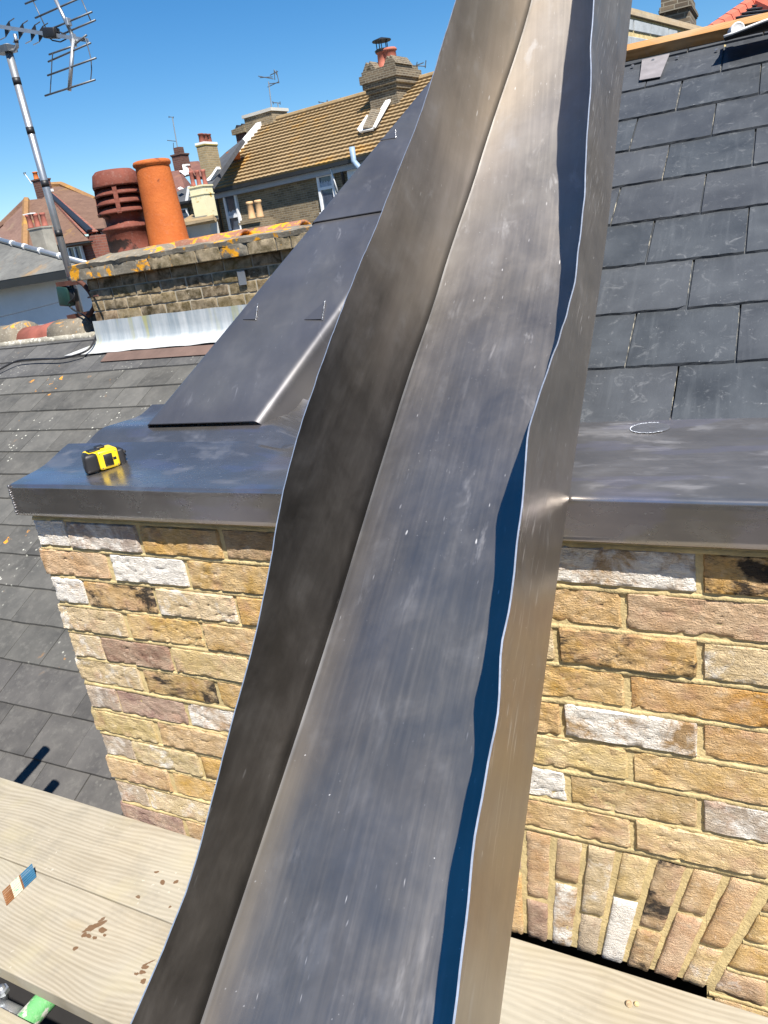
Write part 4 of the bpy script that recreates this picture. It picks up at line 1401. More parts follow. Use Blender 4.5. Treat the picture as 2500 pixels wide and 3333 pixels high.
# ------------------------------------------------------------------ TV aerial on its mast
AER = thing('television_aerial', 'television aerial with grid reflectors on a tall taped steel mast by the chimney', 'aerial', (-3.5, 3.5, .15))
MX, MYA = -3.505, 3.5
mt_, mb_ = Vector((MX - .012, MYA, 2.17)), Vector((MX + .004, MYA, .13))
bm = bmesh.new(); tube(bm, [mb_, mt_], .0275, 18); mast = keep(bobj('mast', bm, STEEL, None, True), AER)
for zz in (1.93, 1.60, 1.23, .87, .52):
    f = (zz - mb_.z) / (mt_.z - mb_.z); c = mb_.lerp(mt_, f)
    bm = bmesh.new(); tube(bm, [c - Vector((0, 0, .024)), c + Vector((0, 0, .024))], .029, 18); keep(bobj('tape_band', bm, BLACK, None, True), mast)


def aq(x, y, Yp=3.5): return onY(ca(x, y), Yp)


def rod(name, a, b, r, mat=DARKSTEEL, seg=8):
    bm = bmesh.new(); tube(bm, [a, b], r, seg); return keep(bobj(name, bm, mat, None, True), AER)


# clamp at the mast head and cranked arm
bm = bmesh.new(); q = aq(80, 790); obox(bm, q, Vector((.075, 0, -.004)), Vector((0, .045, 0)), Vector((.0, 0, .022)))
keep(bobj('mast_clamp', bm, DARKSTEEL, None), AER)
bm = bmesh.new(); tube(bm, [aq(140, 800), aq(235, 800), aq(272, 740), aq(258, 640), aq(235, 540)], .013, 10); keep(bobj('crank_arm', bm, STEEL, None, True), AER)
rod('arm_band', aq(262, 680), aq(254, 630), .0155, BLACK)
b0, b1 = aq(-260, 380), aq(1390, 640)
bm = bmesh.new(); dv_ = (b1 - b0); c = (b0 + b1) / 2
obox(bm, c, dv_ / 2, Vector((0, .011, 0)), Vector((0, 0, .011)).cross(Vector((0, 1, 0))).normalized() * .0001 + Vector((0, 0, .013)))
keep(bobj('boom', bm, STEEL, None), AER)
# directors: X shaped elements along the boom
for (px_, py_) in ((-120, 405), (115, 440), (330, 475), (525, 495), (650, 515)):
    c = aq(px_, py_)
    bm = bmesh.new()
    slab(bm, [aq(px_ - 40, py_ - 10), aq(px_ + 25, py_ - 110), aq(px_ + 55, py_ + 40)], (0, .006, 0))
    slab(bm, [aq(px_ - 45, py_ + 10), aq(px_ + 45, py_ + 30), aq(px_ - 30, py_ + 150)], (0, .006, 0))
    el = keep(bobj('director', bm, BLACK, None), AER)
    for (a, b_) in (((35, -100), (110, -150)), ((-30, 150), (-120, 195)), ((20, 50), (110, 10)), ((-30, -15), (-105, -10))):
        bm = bmesh.new(); tube(bm, [aq(px_ + a[0], py_ + a[1]), aq(px_ + b_[0], py_ + b_[1])], .0036, 6)
        o = bobj('director_rod', bm, STEEL if a[1] > 0 else DARKSTEEL, None); keep(o, el)
bm = bmesh.new(); q = aq(815, 525); obox(bm, q, Vector((.055, 0, -.012)), Vector((0, .03, 0)), Vector((.006, 0, .032))); bevel(bm, .008, 2); keep(bobj('dipole_box', bm, BLACK, None, True), AER)
bm = bmesh.new(); tube(bm, [aq(740, 560), aq(830, 640), aq(960, 665), aq(1050, 620), aq(1040, 550), aq(960, 510), aq(890, 505)], .0045, 7); keep(bobj('feeder_loop', bm, BLACK, None, True), AER)
# upper and lower grid reflectors
rod('reflector_spine', aq(870, -30), aq(1165, 590), .0125, STEEL, 10)
rod('reflector_spine', aq(1165, 620, 3.48), aq(1100, 1440, 3.40), .0135, STEEL, 10)
for (a, b_) in (((560, 285), (1300, -45)), ((760, 480), (1460, 188)), ((960, 555), (1515, 318)), ((400, 60), (1100, -230))):
    rod('reflector_bar', aq(*a), aq(*b_), .0066)
for (a, b_) in (((500, -40), (745, 480)), ((1290, -20), (1445, 335))):
    rod('reflector_wire', aq(*a), aq(*b_), .0038)
for (a, b_, Yp) in (((780, 865), (1150, 735), 3.48), ((1150, 735), (1375, 555), 3.48), ((765, 980), (1440, 680), 3.46), ((755, 1198), (1525, 920), 3.43), ((715, 1520), (1510, 1265), 3.40)):
    rod('reflector_bar', aq(*a, Yp), aq(*b_, Yp), .0066)
for path in (((838, 845), (825, 960), (815, 1180), (795, 1490)), ((1345, 590), (1385, 700), (1445, 935), (1455, 1100), (1440, 1275))):
    bm = bmesh.new(); tube(bm, [aq(x, y, 3.45) for x, y in path], .0036, 6); keep(bobj('reflector_wire', bm, DARKSTEEL, None), AER)
for (x, y) in ((1085, 350), (1165, 600), (1165, 680)):
    bm = bmesh.new(); q = aq(x, y, 3.49); obox(bm, q, Vector((.013, 0, 0)), Vector((0, .02, 0)), Vector((0, 0, .024))); bevel(bm, .004, 1); keep(bobj('spine_clip', bm, STEEL, None), AER)
# wall brackets (rusty) and strap round the stack
q4 = lambda x, y: (200 + x * .1808, 850 + y * .1808)
brk = thing('mast_bracket', 'rusty steel brackets holding the aerial mast to the chimney corner', 'bracket', (-3.2, 3.4, .3))
for (a, b_) in ((q4(-60, 420), q4(340, 370)), (q4(140, 1010), q4(520, 935))):
    p, q = onY(a, 3.46), onY(b_, 3.40)
    bm = bmesh.new(); obox(bm, (p + q) / 2, (q - p) / 2, Vector((0, .022, 0)), Vector((0, 0, .018))); keep(bobj('bracket_arm', bm, RUST, None), brk)
bm = bmesh.new()
pth = [onY(q4(*p), 3.34) for p in ((300, 350), (400, 420), (500, 540), (560, 640), (600, 740), (590, 830), (530, 930), (470, 980))]
tube(bm, pth, .018, 8); keep(bobj('bracket_strap', bm, RUST, None, True), brk)
rodb = bmesh.new(); tube(rodb, [onY(q4(480, 655), 3.3), onY(q4(660, 620), 3.12)], .006, 7); keep(bobj('hook_bolt', rodb, RUST, None), brk)
# green amplifier box on the mast
amp = thing('amplifier_box', 'small dark green aerial amplifier box strapped to the mast', 'amplifier', onY(q4(90, 640), 3.44))
p = onY(q4(85, 630), 3.45)
bm = bmesh.new(); obox(bm, p, Vector((.062, 0, -.008)), Vector((0, .035, 0)), Vector((.01, 0, .075))); bevel(bm, .012, 2); keep(bobj('case', bm, GREENBLK, None, True), amp)
p2 = onY(q4(180, 610), 3.46)
bm = bmesh.new(); obox(bm, p2, Vector((.05, 0, -.005)), Vector((0, .03, 0)), Vector((.004, 0, .05))); bevel(bm, .01, 2); keep(bobj('mast_strap', bm, BLACK, None, True), amp)
# coax cable: down the mast, over the apron and across the tiles
cab = bmesh.new()
c10 = lambda x, y: (1 + x * .205, 1000 + y * .205)
pts = [onY(q4(170, 330), 3.44), onY(q4(200, 450), 3.44), onY(q4(235, 640), 3.42), onY(q4(130, 760), 3.42), onY(q4(220, 880), 3.42), onY(q4(420, 990), 3.30)]
pts += [T(onplane(c10(x, y), RN, RN.dot(T(0, 0, .05))).x, (onplane(c10(x, y), RN, RN.dot(T(0, 0, .05))) - RB0).dot(RU), .05) for x, y in ((1520, 330), (1530, 430), (1460, 600), (1350, 700), (1160, 770), (950, 815), (600, 822), (350, 838), (220, 870), (90, 930), (-40, 1000), (-160, 1060))]


def smooth_path(p, n=4):
    out = []
    for i in range(len(p) - 1):
        a, b_, c_, d_ = p[max(i - 1, 0)], p[i], p[i + 1], p[min(i + 2, len(p) - 1)]
        for k in range(n):
            t = k / n
            out.append(.5 * ((2 * b_) + (c_ - a) * t + (2 * a - 5 * b_ + 4 * c_ - d_) * t * t + (3 * b_ - a - 3 * c_ + d_) * t ** 3))
    out.append(p[-1]); return out


tube(cab, smooth_path(pts), .0075, 7)
tag(bobj('coax_cable', cab, BLACK, None, True), 'black coaxial cable looping down the mast and trailing across the grey tiles', 'cable')

# ------------------------------------------------------------------ ground far below
bm = bmesh.new(); box(bm, (-400, -60, -8.2), (400, 700, -8.0))
gr = bobj('ground', bm, simple('far_ground', (.10, .10, .085), .95, 0, .05, .4, 0), None); gr['kind'] = 'structure'


# ------------------------------------------------------------------ houses behind
def poly(name, pts, mat, parent, off=(0, .12, -.12)):
    return keep(slab_obj(name, [onY(q, y) for q, y in pts], off, mat, None), parent)


def pbox(name, tl, tr, bot, Yp, depth, mat, parent, taper=0):
    """upright box whose front face is seen between photo points tl, tr and down to bot"""
    a, b_, c_ = onY(tl, Yp), onY(tr, Yp), onY(bot, Yp)
    bm = bmesh.new()
    zt = (a.z + b_.z) / 2
    vs_ = box(bm, (a.x, Yp, c_.z), (b_.x, Yp + depth, zt))
    o = keep(bobj(name, bm, mat, None), parent)
    return o, a.x, b_.x, zt, c_.z


def stack(parent, tl, tr, bot, Yp, depth, mat, capmat, name='chimney_stack'):
    o, xa, xb, zt, zb = pbox(name, tl, tr, bot, Yp, depth, mat, parent)
    w = xb - xa
    for i, (ex, za, zb2) in enumerate(((.04, -.16 * w, -.09 * w), (.075, -.09 * w, -.0 * w))):
        bm = bmesh.new(); box(bm, (xa - ex * w, Yp - ex * w, zt + za - .001 * i), (xb + ex * w, Yp + depth + ex * w, zt + zb2))
        keep(bobj('oversail', bm, capmat, None), parent)
    return xa, xb, zt


def pot_at(parent, x, y, z, r, h, mat, name='chimney_pot'):
    bm = bmesh.new()
    lathe(bm, [(r * 1.12, 0), (r * 1.1, h * .1), (r * .98, h * .14), (r * .88, h * .82), (r * 1.08, h * .86), (r * 1.08, h * .94), (r * .92, h), (r * .72, h), (r * .7, h * .7)], (x, y, z), 16)
    return keep(bobj(name, bm, mat, None, True), parent)


def window(parent, corners, Yp, lights=1, transom=None, curtain=False, mt_frame=WHITEP):
    """corners: photo points tl,tr,br,bl on plane Yp"""
    a, b_, c_, d_ = [onY(q, Yp) for q in corners]
    xa, xb = (a.x + d_.x) / 2, (b_.x + c_.x) / 2; zt, zb = (a.z + b_.z) / 2, (c_.z + d_.z) / 2
    w, h = xb - xa, zt - zb; t = .09 * min(w, h) + .015 * h
    bm = bmesh.new()
    segs = [(xa, xb, zt - t, zt), (xa, xb, zb, zb + t * 1.2)]
    for i in range(lights + 1):
        x = xa + (w - t) * i / lights; segs.append((x, x + t, zb + t * 1.2, zt - t))
    f0 = bmesh.new()
    for s in segs: box(f0, (s[0], Yp - .07, s[2]), (s[1], Yp + .02, s[3]))
    if transom:
        zz = zb + h * transom; box(f0, (xa + t, Yp - .065, zz - t * .5), (xb - t, Yp + .02, zz + t * .5))
    bm.free()
    fr = keep(bobj('window_frame', f0, mt_frame, None), parent)
    for i in range(lights):
        x0 = xa + (w - t) * i / lights + t; x1 = xa + (w - t) * (i + 1) / lights
        bm = bmesh.new(); box(bm, (x0, Yp - .02, zb + t), (x1, Yp - .012, zt - t))
        keep(bobj('pane', bm, GLASS, None), fr)
        if curtain:
            bm = bmesh.new(); n = 16
            for k_ in range(n):
                xx0, xx1 = x0 + (x1 - x0) * k_ / n, x0 + (x1 - x0) * (k_ + 1) / n
                dy = .012 * (k_ % 2)
                bm.faces.new([bm.verts.new(v) for v in ((xx0, Yp - .0215 - .0 * dy, zb + t), (xx1, Yp - .0215, zb + t), (xx1, Yp - .0215, zb + t + h * .30), (xx0, Yp - .0215, zb + t + h * (.34 + .05 * mn.noise(Vector((k_ * .8, x0, 0)))))) ])
            keep(bobj('net_curtain', bm, NET, None), fr)
    return fr


# white rendered house with grey roof, far left
wh = thing('white_house', 'white rendered house with lichened grey roof behind the chimney, at the left edge', 'house', (-9, 10, -8))
A_ = onY(c1(1190, 1345), 9.0); B_ = onY(c1(0, 1548), 9.0)
B_ = A_ + (B_ - A_) * 2.6
nh = Vector((1, .75, 0)).normalized()
H_ = onY(c1(-300, 945), 11.2)
bm = bmesh.new(); slab(bm, [A_, B_, B_ + (H_ - A_) * .9 + Vector((-2, 0, 0)), H_], (0, .05, -.10)); keep(bobj('roof', bm, ROOF_GREY, None), wh)
bm = bmesh.new(); tube(bm, [A_ + Vector((0, 0, .03)), H_ + Vector((0, 0, .05))], .05, 8); hc = keep(bobj('hip_capping', bm, STEEL, None, True), wh)
for f in (.2, .36, .50, .62, .76):
    q = A_.lerp(H_, f) + Vector((0, 0, .04)); bm = bmesh.new(); d_ = (H_ - A_).normalized()
    tube(bm, [q - d_ * .04, q + d_ * .04], .062, 8); keep(bobj('hip_clip', bm, WHITEC, None), hc)
bm = bmesh.new(); box(bm, (B_.x, 9.28, -8), (A_.x - .25, 14.8, A_.z - .02)); keep(bobj('wall', bm, RENDER_W, None), wh)
bm = bmesh.new(); slab(bm, [A_ + Vector((0, -.06, -.02)), B_ + Vector((0, -.06, -.02)), B_ + Vector((0, -.06, -.15)), A_ + Vector((0, -.06, -.15))], (0, .14, 0)); keep(bobj('gutter', bm, GUTTER, None), wh)
# sagging wire in front of the white wall
bm = bmesh.new(); tube(bm, smooth_path([onY((-20, 1036), 6.0), onY((90, 1010), 6.0), onY((210, 978), 6.0)]), .006, 5)
tag(bobj('overhead_wire', bm, DARKSTEEL, None), 'thin overhead wire crossing the white rendered wall', 'wire')

# red brick house with brown clay roofs
rh = thing('red_house', 'red brick house with brown hipped clay roofs and white windows behind the louvred pot', 'house', (-12, 18, -8))
Y0, Y1 = 17.0, 20.0
poly('roof', [(c1(-260, 1020), Y0 - 1), (c1(345, 1120), Y0), (c1(355, 462), Y1), (c1(20, 790), Y1 - .9), (c1(-260, 960), Y0 + .2)], ROOF_PINK, rh)
poly('roof', [(c1(345, 1120), Y0), (c1(1200, 1005), Y0), (c1(640, 372), Y1 + .2), (c1(570, 440), Y1), (c1(355, 462), Y1)], ROOF_BROWN, rh)
bm = bmesh.new(); tube(bm, [onY(c1(345, 1120), Y0 - .05), onY(c1(358, 465), Y1 - .05)], .13, 6); keep(bobj('hip_tiles', bm, ROOF_ORANGE, None), rh)
bm = bmesh.new(); tube(bm, [onY(c1(358, 465), Y1 - .05), onY(c1(20, 795), Y1 - .95), onY(c1(-200, 960), Y0 + .2)], .10, 6); keep(bobj('hip_tiles', bm, ROOF_BROWN, None), rh)
poly('roof', [(c1(640, 350), Y1 + .3), (c1(1190, 872), Y0 + .9), (c1(1420, 845), Y0 + .9), (c1(1330, 470), Y1 + 1), (c1(1280, 455), Y1 + 1.4), (c1(835, 255), Y1 + 2.2), (c1(660, 265), Y1 + 2)], ROOF_BROWN, rh)
poly('roof', [(c1(1330, 470), Y1 + 1), (c1(1420, 845), Y0 + .9), (c1(1900, 1300), Y0 + 1), (c1(1900, 640), Y1)], ROOF_BROWN, rh)
poly('red_verge', [(c1(630, 365), Y1 + .1), (c1(690, 520), Y1 - .3), (c1(1140, 925), Y0 + .2), (c1(1230, 890), Y0 + .4)], FAC_RED, rh, (0, .3, 0))
poly('barge_board', [(c1(625, 350), Y1), (c1(640, 385), Y1 - .05), (c1(1170, 885), Y0 + .2), (c1(1185, 860), Y0 + .2)], GUTTER, rh, (0, .2, 0))
bm = bmesh.new(); tube(bm, [onY(c1(680, 265), Y1 + 1.9), onY(c1(835, 255), Y1 + 2.1), onY(c1(1290, 460), Y1 + 1.3)], .12, 6); keep(bobj('ridge', bm, ROOF_ORANGE, None), rh)
pbox('wall', c1(345, 1075), c1(1285, 960), c1(1300, 2600), Y0 + .3, .6, FAC_RED, rh)
pbox('wall', c1(1180, 872), c1(1560, 822), c1(1400, 2600), Y0 + 1.2, .6, FAC_RED, rh)
window(rh, [c1(835, 1100), c1(1095, 1065), c1(1165, 1290), c1(880, 1300)], Y0 + .2, 3)
window(rh, [c1(1255, 885), c1(1395, 862), c1(1436, 1098), c1(1290, 1110)], Y0 + 1.05, 2)
bm = bmesh.new(); slab(bm, [onY(c1(820, 1075), Y0 - .1), onY(c1(1215, 1010), Y0 - .1), onY(c1(1217, 1030), Y0 - .1), onY(c1(822, 1095), Y0 - .1)], (0, .12, 0)); keep(bobj('gutter', bm, GUTTER, None), rh)
bm = bmesh.new(); slab(bm, [onY(c1(1175, 858), Y0 + .8), onY(c1(1420, 840), Y0 + .8), onY(c1(1421, 862), Y0 + .8), onY(c1(1176, 880), Y0 + .8)], (0, .12, 0)); keep(bobj('gutter', bm, GUTTER, None), rh)
xa, xb, zt = stack(rh, c1(430, 185), c1(545, 172), c1(560, 520), 20.6, .42, FAC_MAROON, FAC_MAROON)
for f in (.25, .8): pot_at(rh, xa + (xb - xa) * f, 20.66 + .25 * f, zt, .09, .26, ORANGE_POT)
pbox('flashing', c1(625, 318), c1(690, 312), c1(690, 345), 20.4, .1, RENDER_W, rh)
# rendered stack with red pots, nearer
gs = thing('rendered_chimney', 'grey rendered chimney with a row of short red pots before the red house', 'chimney', onY(c1(560, 1200), 12))
o, xa, xb, zt, zb = pbox('shaft', c1(385, 865), c1(560, 838), c1(600, 1700), 12.0, .30, RENDER_G, gs)
bm = bmesh.new(); box(bm, (xa - .02, 11.98, zt), (xb + .02, 12.32, zt + .03)); keep(bobj('capping', bm, RENDER_G, None), gs)
for i in range(3): pot_at(gs, xa + .05 + i * .115, 12.05 + .10 * i, zt + .025, .062, .30, RED_RIDGE)
bm = bmesh.new(); box(bm, (xa - .05, 12.0, zt + .325), (xa + .20, 12.15, zt + .345)); keep(bobj('cover_slab', bm, RENDER_W, None), gs)
# thin far aerial at its left
def far_aerial(label, base, top, Yp, bars, r=.02):
    t_ = thing('far_aerial', label, 'aerial', onY(base, Yp))
    bm = bmesh.new(); tube(bm, [onY(base, Yp), onY(top, Yp)], r, 6); keep(bobj('pole', bm, STEEL, None), t_)
    for (a, b_) in bars:
        bm = bmesh.new(); tube(bm, [onY(a, Yp), onY(b_, Yp)], r * .7, 5); keep(bobj('rod', bm, DARKSTEEL, None), t_)
    return t_


far_aerial('bent far aerial left of the maroon chimney stack, behind the mast', c1(430, 240), c1(335, 105), 20.5, [(c1(315, 90), c1(350, 110)), (c1(345, 85), c1(325, 125)), (c1(318, 105), c1(342, 92))])

# maroon roofed house between the pots
mh = thing('maroon_house', 'maroon roofed house with a dark red chimney, right of the orange pot', 'house', onY(c2(400, 900), 26))
poly('roof', [(c2(320, 1000), 24), (c2(560, 960), 24), (c2(560, 715), 25.2), (c2(430, 555), 27), (c2(150, 590), 27), (c2(270, 790), 25.2)], ROOF_MAROON, mh)
poly('lower_roof', [(c2(320, 1005), 23.9), (c2(560, 968), 23.9), (c2(545, 770), 24.8), (c2(310, 895), 24.3)], ROOF_SLATE, mh)
poly('rear_roof', [(c2(500, 445), 29), (c2(690, 430), 29), (c2(780, 640), 27), (c2(590, 640), 27)], ROOF_MAROON, mh)
poly('gable', [(c2(495, 500), 27.5), (c2(600, 600), 26.5), (c2(540, 620), 26.5)], FAC_RED, mh, (0, .3, 0))
poly('white_verge', [(c2(468, 480), 26.8), (c2(530, 470), 26.8), (c2(535, 490), 26.8), (c2(500, 500), 26.8), (c2(530, 610), 26.3), (c2(510, 630), 26.3), (c2(425, 565), 26.6), (c2(440, 560), 26.6), (c2(495, 600), 26.4)], RENDER_W, mh, (0, .2, 0))
poly('white_verge', [(c2(540, 770), 23.7), (c2(575, 770), 23.7), (c2(548, 965), 23.7), (c2(505, 975), 23.7)], RENDER_W, mh, (0, .2, 0))
poly('roof_patch', [(c2(405, 800), 24.2), (c2(440, 780), 24.3), (c2(480, 805), 24.2), (c2(430, 815), 24.1)], RENDER_W, mh, (0, .05, 0))
bm = bmesh.new(); slab(bm, [onY(c2(318, 1003), 23.7), onY(c2(562, 962), 23.7), onY(c2(562, 990), 23.7), onY(c2(318, 1032), 23.7)], (0, .15, 0)); keep(bobj('gutter', bm, GUTTER, None), mh)
pbox('wall', c2(315, 1040), c2(620, 985), c2(500, 2300), 24.2, 4, FAC_BROWN, mh)
window(mh, [c2(412, 1090), c2(535, 1068), c2(566, 1200), c2(440, 1225)], 24.1, 1)
xa, xb, zt = stack(mh, c2(318, 345), c2(445, 330), c2(440, 640), 27.2, .5, FAC_MAROON, FAC_MAROON)
bm = bmesh.new(); box(bm, (xa + .10, 27.3, zt), (xb - .10, 27.6, zt + .26)); keep(bobj('pot_block', bm, FAC_MAROON, None), mh)
far_aerial('tall far aerial pole on the maroon house chimney, right of the orange pot', c2(440, 460), c2(335, -165), 27.6, [(c2(292, -165), c2(350, -160)), (c2(290, -175), c2(290, -150)), (c2(268, 152), c2(385, 165)), (c2(350, 185), c2(355, 270)), (c2(350, -170), c2(350, -145))], .022)

# tan brick chimney
tc = thing('tan_chimney', 'tall tan brick chimney with white flaunching and small red pots', 'chimney', onY(c2(820, 660), 23))
xa, xb, zt = stack(tc, c2(655, 215), c2(768, 205), c2(850, 700), 23, .72, FAC_TAN, simple('yellow_lichen_cap', (.36, .29, .10), .9))
bm = bmesh.new(); box(bm, (xa - .02, 22.97, zt), (xb + .02, 23.74, zt + .07)); keep(bobj('flaunching', bm, RENDER_W, None), tc)
for f in (.2, .5, .8): pot_at(tc, xa + (xb - xa) * .5, 23.0 + .7 * f, zt + .06, .10, .30, RED_POT)
poly('flashing', [(c2(765, 680), 22.6), (c2(830, 665), 22.6), (c2(930, 510), 22.8), (c2(942, 540), 22.7), (c2(845, 690), 22.5), (c2(765, 710), 22.5)], RENDER_W, tc, (0, .2, 0))
poly('roof_slope', [(c2(770, 720), 22.3), (c2(860, 760), 22.0), (c2(1290, 130), 26.5), (c2(1060, 310), 26.5), (c2(920, 440), 25.5)], ROOF_SLATE, tc)
pbox('orange_parapet', c2(1062, 308), c2(1140, 300), c2(1100, 420), 26.0, .5, ORANGE_POT, tc)

# cream chimney with three red pots on a lean-to
cc = thing('cream_chimney', 'cream painted chimney with three red pots and stained top', 'chimney', onY(c2(730, 1200), 17))
o, xa, xb, zt, zb = pbox('shaft', c2(560, 800), c2(742, 775), c2(740, 1190), 17.0, .42, RENDER_C, cc)
bm = bmesh.new(); box(bm, (xa - .02, 16.98, zt - .20), (xb + .02, 17.44, zt - .175)); keep(bobj('band', bm, RENDER_C, None), cc)
bm = bmesh.new(); box(bm, (xa - .025, 16.975, zt - .001), (xb + .025, 17.445, zt + .04)); keep(bobj('capping', bm, RENDER_C, None), cc)
for i in range(3): pot_at(cc, xa + .08 + i * .135, 17.12 + .09 * i, zt + .03, .062, .40, RED_RIDGE)
pbox('lead_skirt', c2(600, 1195), c2(790, 1165), c2(740, 1240), 16.95, .52, RENDER_G, cc)
lt = thing('lean_to', 'pale rendered lean-to with tiled roof below the cream chimney', 'outbuilding', onY(c2(650, 1500), 16.5))
poly('roof', [(c2(395, 1275), 16.4), (c2(880, 1200), 16.4), (c2(890, 1130), 17.6), (c2(600, 1150), 17.6)], ROOF_OCHRE, lt)
poly('eave_board', [(c2(395, 1278), 16.35), (c2(880, 1203), 16.35), (c2(882, 1228), 16.35), (c2(420, 1318), 16.35)], simple('weathered_edge', (.33, .25, .15), .9), lt, (0, .06, 0))
pbox('wall', c2(425, 1330), c2(840, 1262), c2(700, 2000), 16.8, .35, PALE_G, lt)
bm = bmesh.new(); tube(bm, [onY(c2(440, 1330), 16.6), onY(c2(450, 1400), 16.6), onY(c2(495, 1430), 16.6), onY(c2(510, 1500), 16.6)], .05, 7); keep(bobj('downpipe', bm, GUTTER, None, True), lt)

# brown brick house with ochre pantiled roof
e_ = Vector((.9903, -.1390, 0)); nf = Vector((.1390, .9903, 0))
OD = 29.0
O_ = CAM + ray(*c3(500, 1000)) * OD
kf = OD / 24.0


def onF(q, off=0.0): return onplane(q, nf, nf.dot(O_) + off)
def fx(p): return (p - O_).dot(e_)
def F(x, z, off=0.0): return Vector((O_.x, O_.y, 0)) + e_ * x + nf * off + Vector((0, 0, z))


oh = thing('ochre_house', 'brown brick house with long ochre pantiled roof and tall chimney', 'house', F(0, -8))
eL, eR = onF(c3(150, 905)), onF(c3(1160, 712))
xL, ze = fx(eL), (eL.z + eR.z) / 2 - .02
xR = 9.5
RO = 3.15 * kf
zr = onF(c3(1160, 312), RO).z
bm = bmesh.new(); slab(bm, [F(xL, ze), F(xR, ze), F(xR, -8), F(xL, -8)], nf * 7); keep(bobj('wall', bm, FAC_BROWN, None), oh)
bm = bmesh.new(); slab(bm, [F(xL, ze, .001), F(xL, zr - .1, RO), F(xL, ze, 2 * RO)], e_ * .25); keep(bobj('gable', bm, FAC_BROWN, None), oh)
NR = 17
tl = math.hypot(RO + .3, zr - ze) / NR
up_ = Vector((0, 0, zr - ze)) + nf * (RO + .3); ul = up_.length; up_.normalize()
nn = e_.cross(up_)
for r in range(NR):
    b0_ = F(xL - .05, ze - .02, -.3) + up_ * (tl * r)
    n = 56; bm = bmesh.new(); prev = None
    for i in range(n * 4 + 1):
        x = (xR - xL) * i / (n * 4)
        ph = i % 4
        wv = (.0, .012, .012, .0)[ph]
        a = bm.verts.new(b0_ + e_ * x + nn * (.085 + wv)); c_ = bm.verts.new(b0_ + e_ * x + up_ * (tl * 1.08) + nn * (.012 + wv)); d_ = bm.verts.new(b0_ + e_ * x + nn * .0)
        if prev:
            bm.faces.new((prev[0], a, c_, prev[1])); bm.faces.new((prev[2], d_, a, prev[0]))
        prev = (a, c_, d_)
    keep(bobj('tile_course', bm, ROOF_OCHRE, None), oh)
bm = bmesh.new(); slab(bm, [F(xL, zr - .02, RO), F(xR, zr - .02, RO), F(xR, ze, 2 * RO + .3), F(xL, ze, 2 * RO + .3)], (0, 0, -.1)); keep(bobj('rear_roof', bm, ROOF_OCHRE, None), oh)
bm = bmesh.new(); tube(bm, [F(xL + .9, zr + .04, RO), F(xR, zr + .04, RO)], .12, 8); keep(bobj('ridge', bm, ROOF_OCHRE, None), oh)
bm = bmesh.new(); slab(bm, [F(xL - .12, ze - .05, -.34), F(xL + .16, ze - .05, -.34), F(xL + .16, zr + .02, RO), F(xL - .12, zr + .02, RO)], nn * .16); keep(bobj('white_verge', bm, RENDER_W, None), oh)
bm = bmesh.new(); slab(bm, [F(xL, ze - .02, -.36), F(xR, ze - .02, -.36), F(xR, ze - .14, -.36), F(xL, ze - .14, -.36)], nf * .12); keep(bobj('gutter', bm, GUTTER, None), oh)
bm = bmesh.new(); slab(bm, [F(xL + .3, ze - .141, -.20), F(xR, ze - .141, -.20), F(xR, ze - .33, -.20), F(xL + .3, ze - .33, -.20)], nf * .19); keep(bobj('fascia_board', bm, GUTTER_G, None), oh)


def fwindow(corners, transom):
    a, b_, c_, d_ = [onF(q, -.02) for q in corners]
    xa, xb = (fx(a) + fx(d_)) / 2, (fx(b_) + fx(c_)) / 2; zt, zb = (a.z + b_.z) / 2, (c_.z + d_.z) / 2
    w, h = xb - xa, zt - zb; t = .13 * w
    def fb(name, x0, x1, z0, z1, o0, o1, mat):
        bm = bmesh.new(); slab(bm, [F(x0, z0, o0), F(x1, z0, o0), F(x1, z1, o0), F(x0, z1, o0)], nf * (o1 - o0)); return keep(bobj(name, bm, mat, None), par or oh)
    par = None
    fr = fb('window_frame', xa, xa + t, zb, zt, -.10, .02, WHITEP)
    par = fr
    fb('frame_side', xb - t, xb, zb, zt, -.10, .02, WHITEP); fb('window_head', xa + t, xb - t, zt - t, zt, -.10, .02, WHITEP); fb('window_sill', xa - .05, xb + .05, zb - .12, zb, -.16, .02, WHITEP)
    zz = zb + h * transom; fb('transom', xa + t, xb - t, zz - t * .5, zz + t * .5, -.09, .02, WHITEP)
    fb('pane', xa + t, xb - t, zz + t * .5, zt - t, -.04, -.02, GLASS); fb('pane', xa + t, xb - t, zb, zz - t * .5, -.04, -.02, GLASS)
    bm = bmesh.new(); n = 20
    for k_ in range(n):
        x0, x1 = xa + t + (w - 2 * t) * k_ / n, xa + t + (w - 2 * t) * (k_ + 1) / n
        za = zz + t * .5 + h * (.10 + .12 * abs(mn.noise(Vector((k_ * .6, xa, 1)))))
        bm.faces.new([bm.verts.new(v) for v in (F(x0, zz + t * .5, -.045), F(x1, zz + t * .5, -.045), F(x1, za, -.045), F(x0, za, -.045))])
    keep(bobj('net_curtain', bm, NET, None), fr)


fwindow([c3(250, 935), c3(335, 922), c3(367, 1160), c3(290, 1175)], .36)
fwindow([c3(843, 820), c3(945, 800), c3(985, 1035), c3(880, 1055)], .62)


def ftube(name, pts, r, mat, parent=None, off=-.12):
    bm = bmesh.new(); tube(bm, [onF(q, off) for q in pts], r, 8); return keep(bobj(name, bm, mat, None, True), parent or oh)


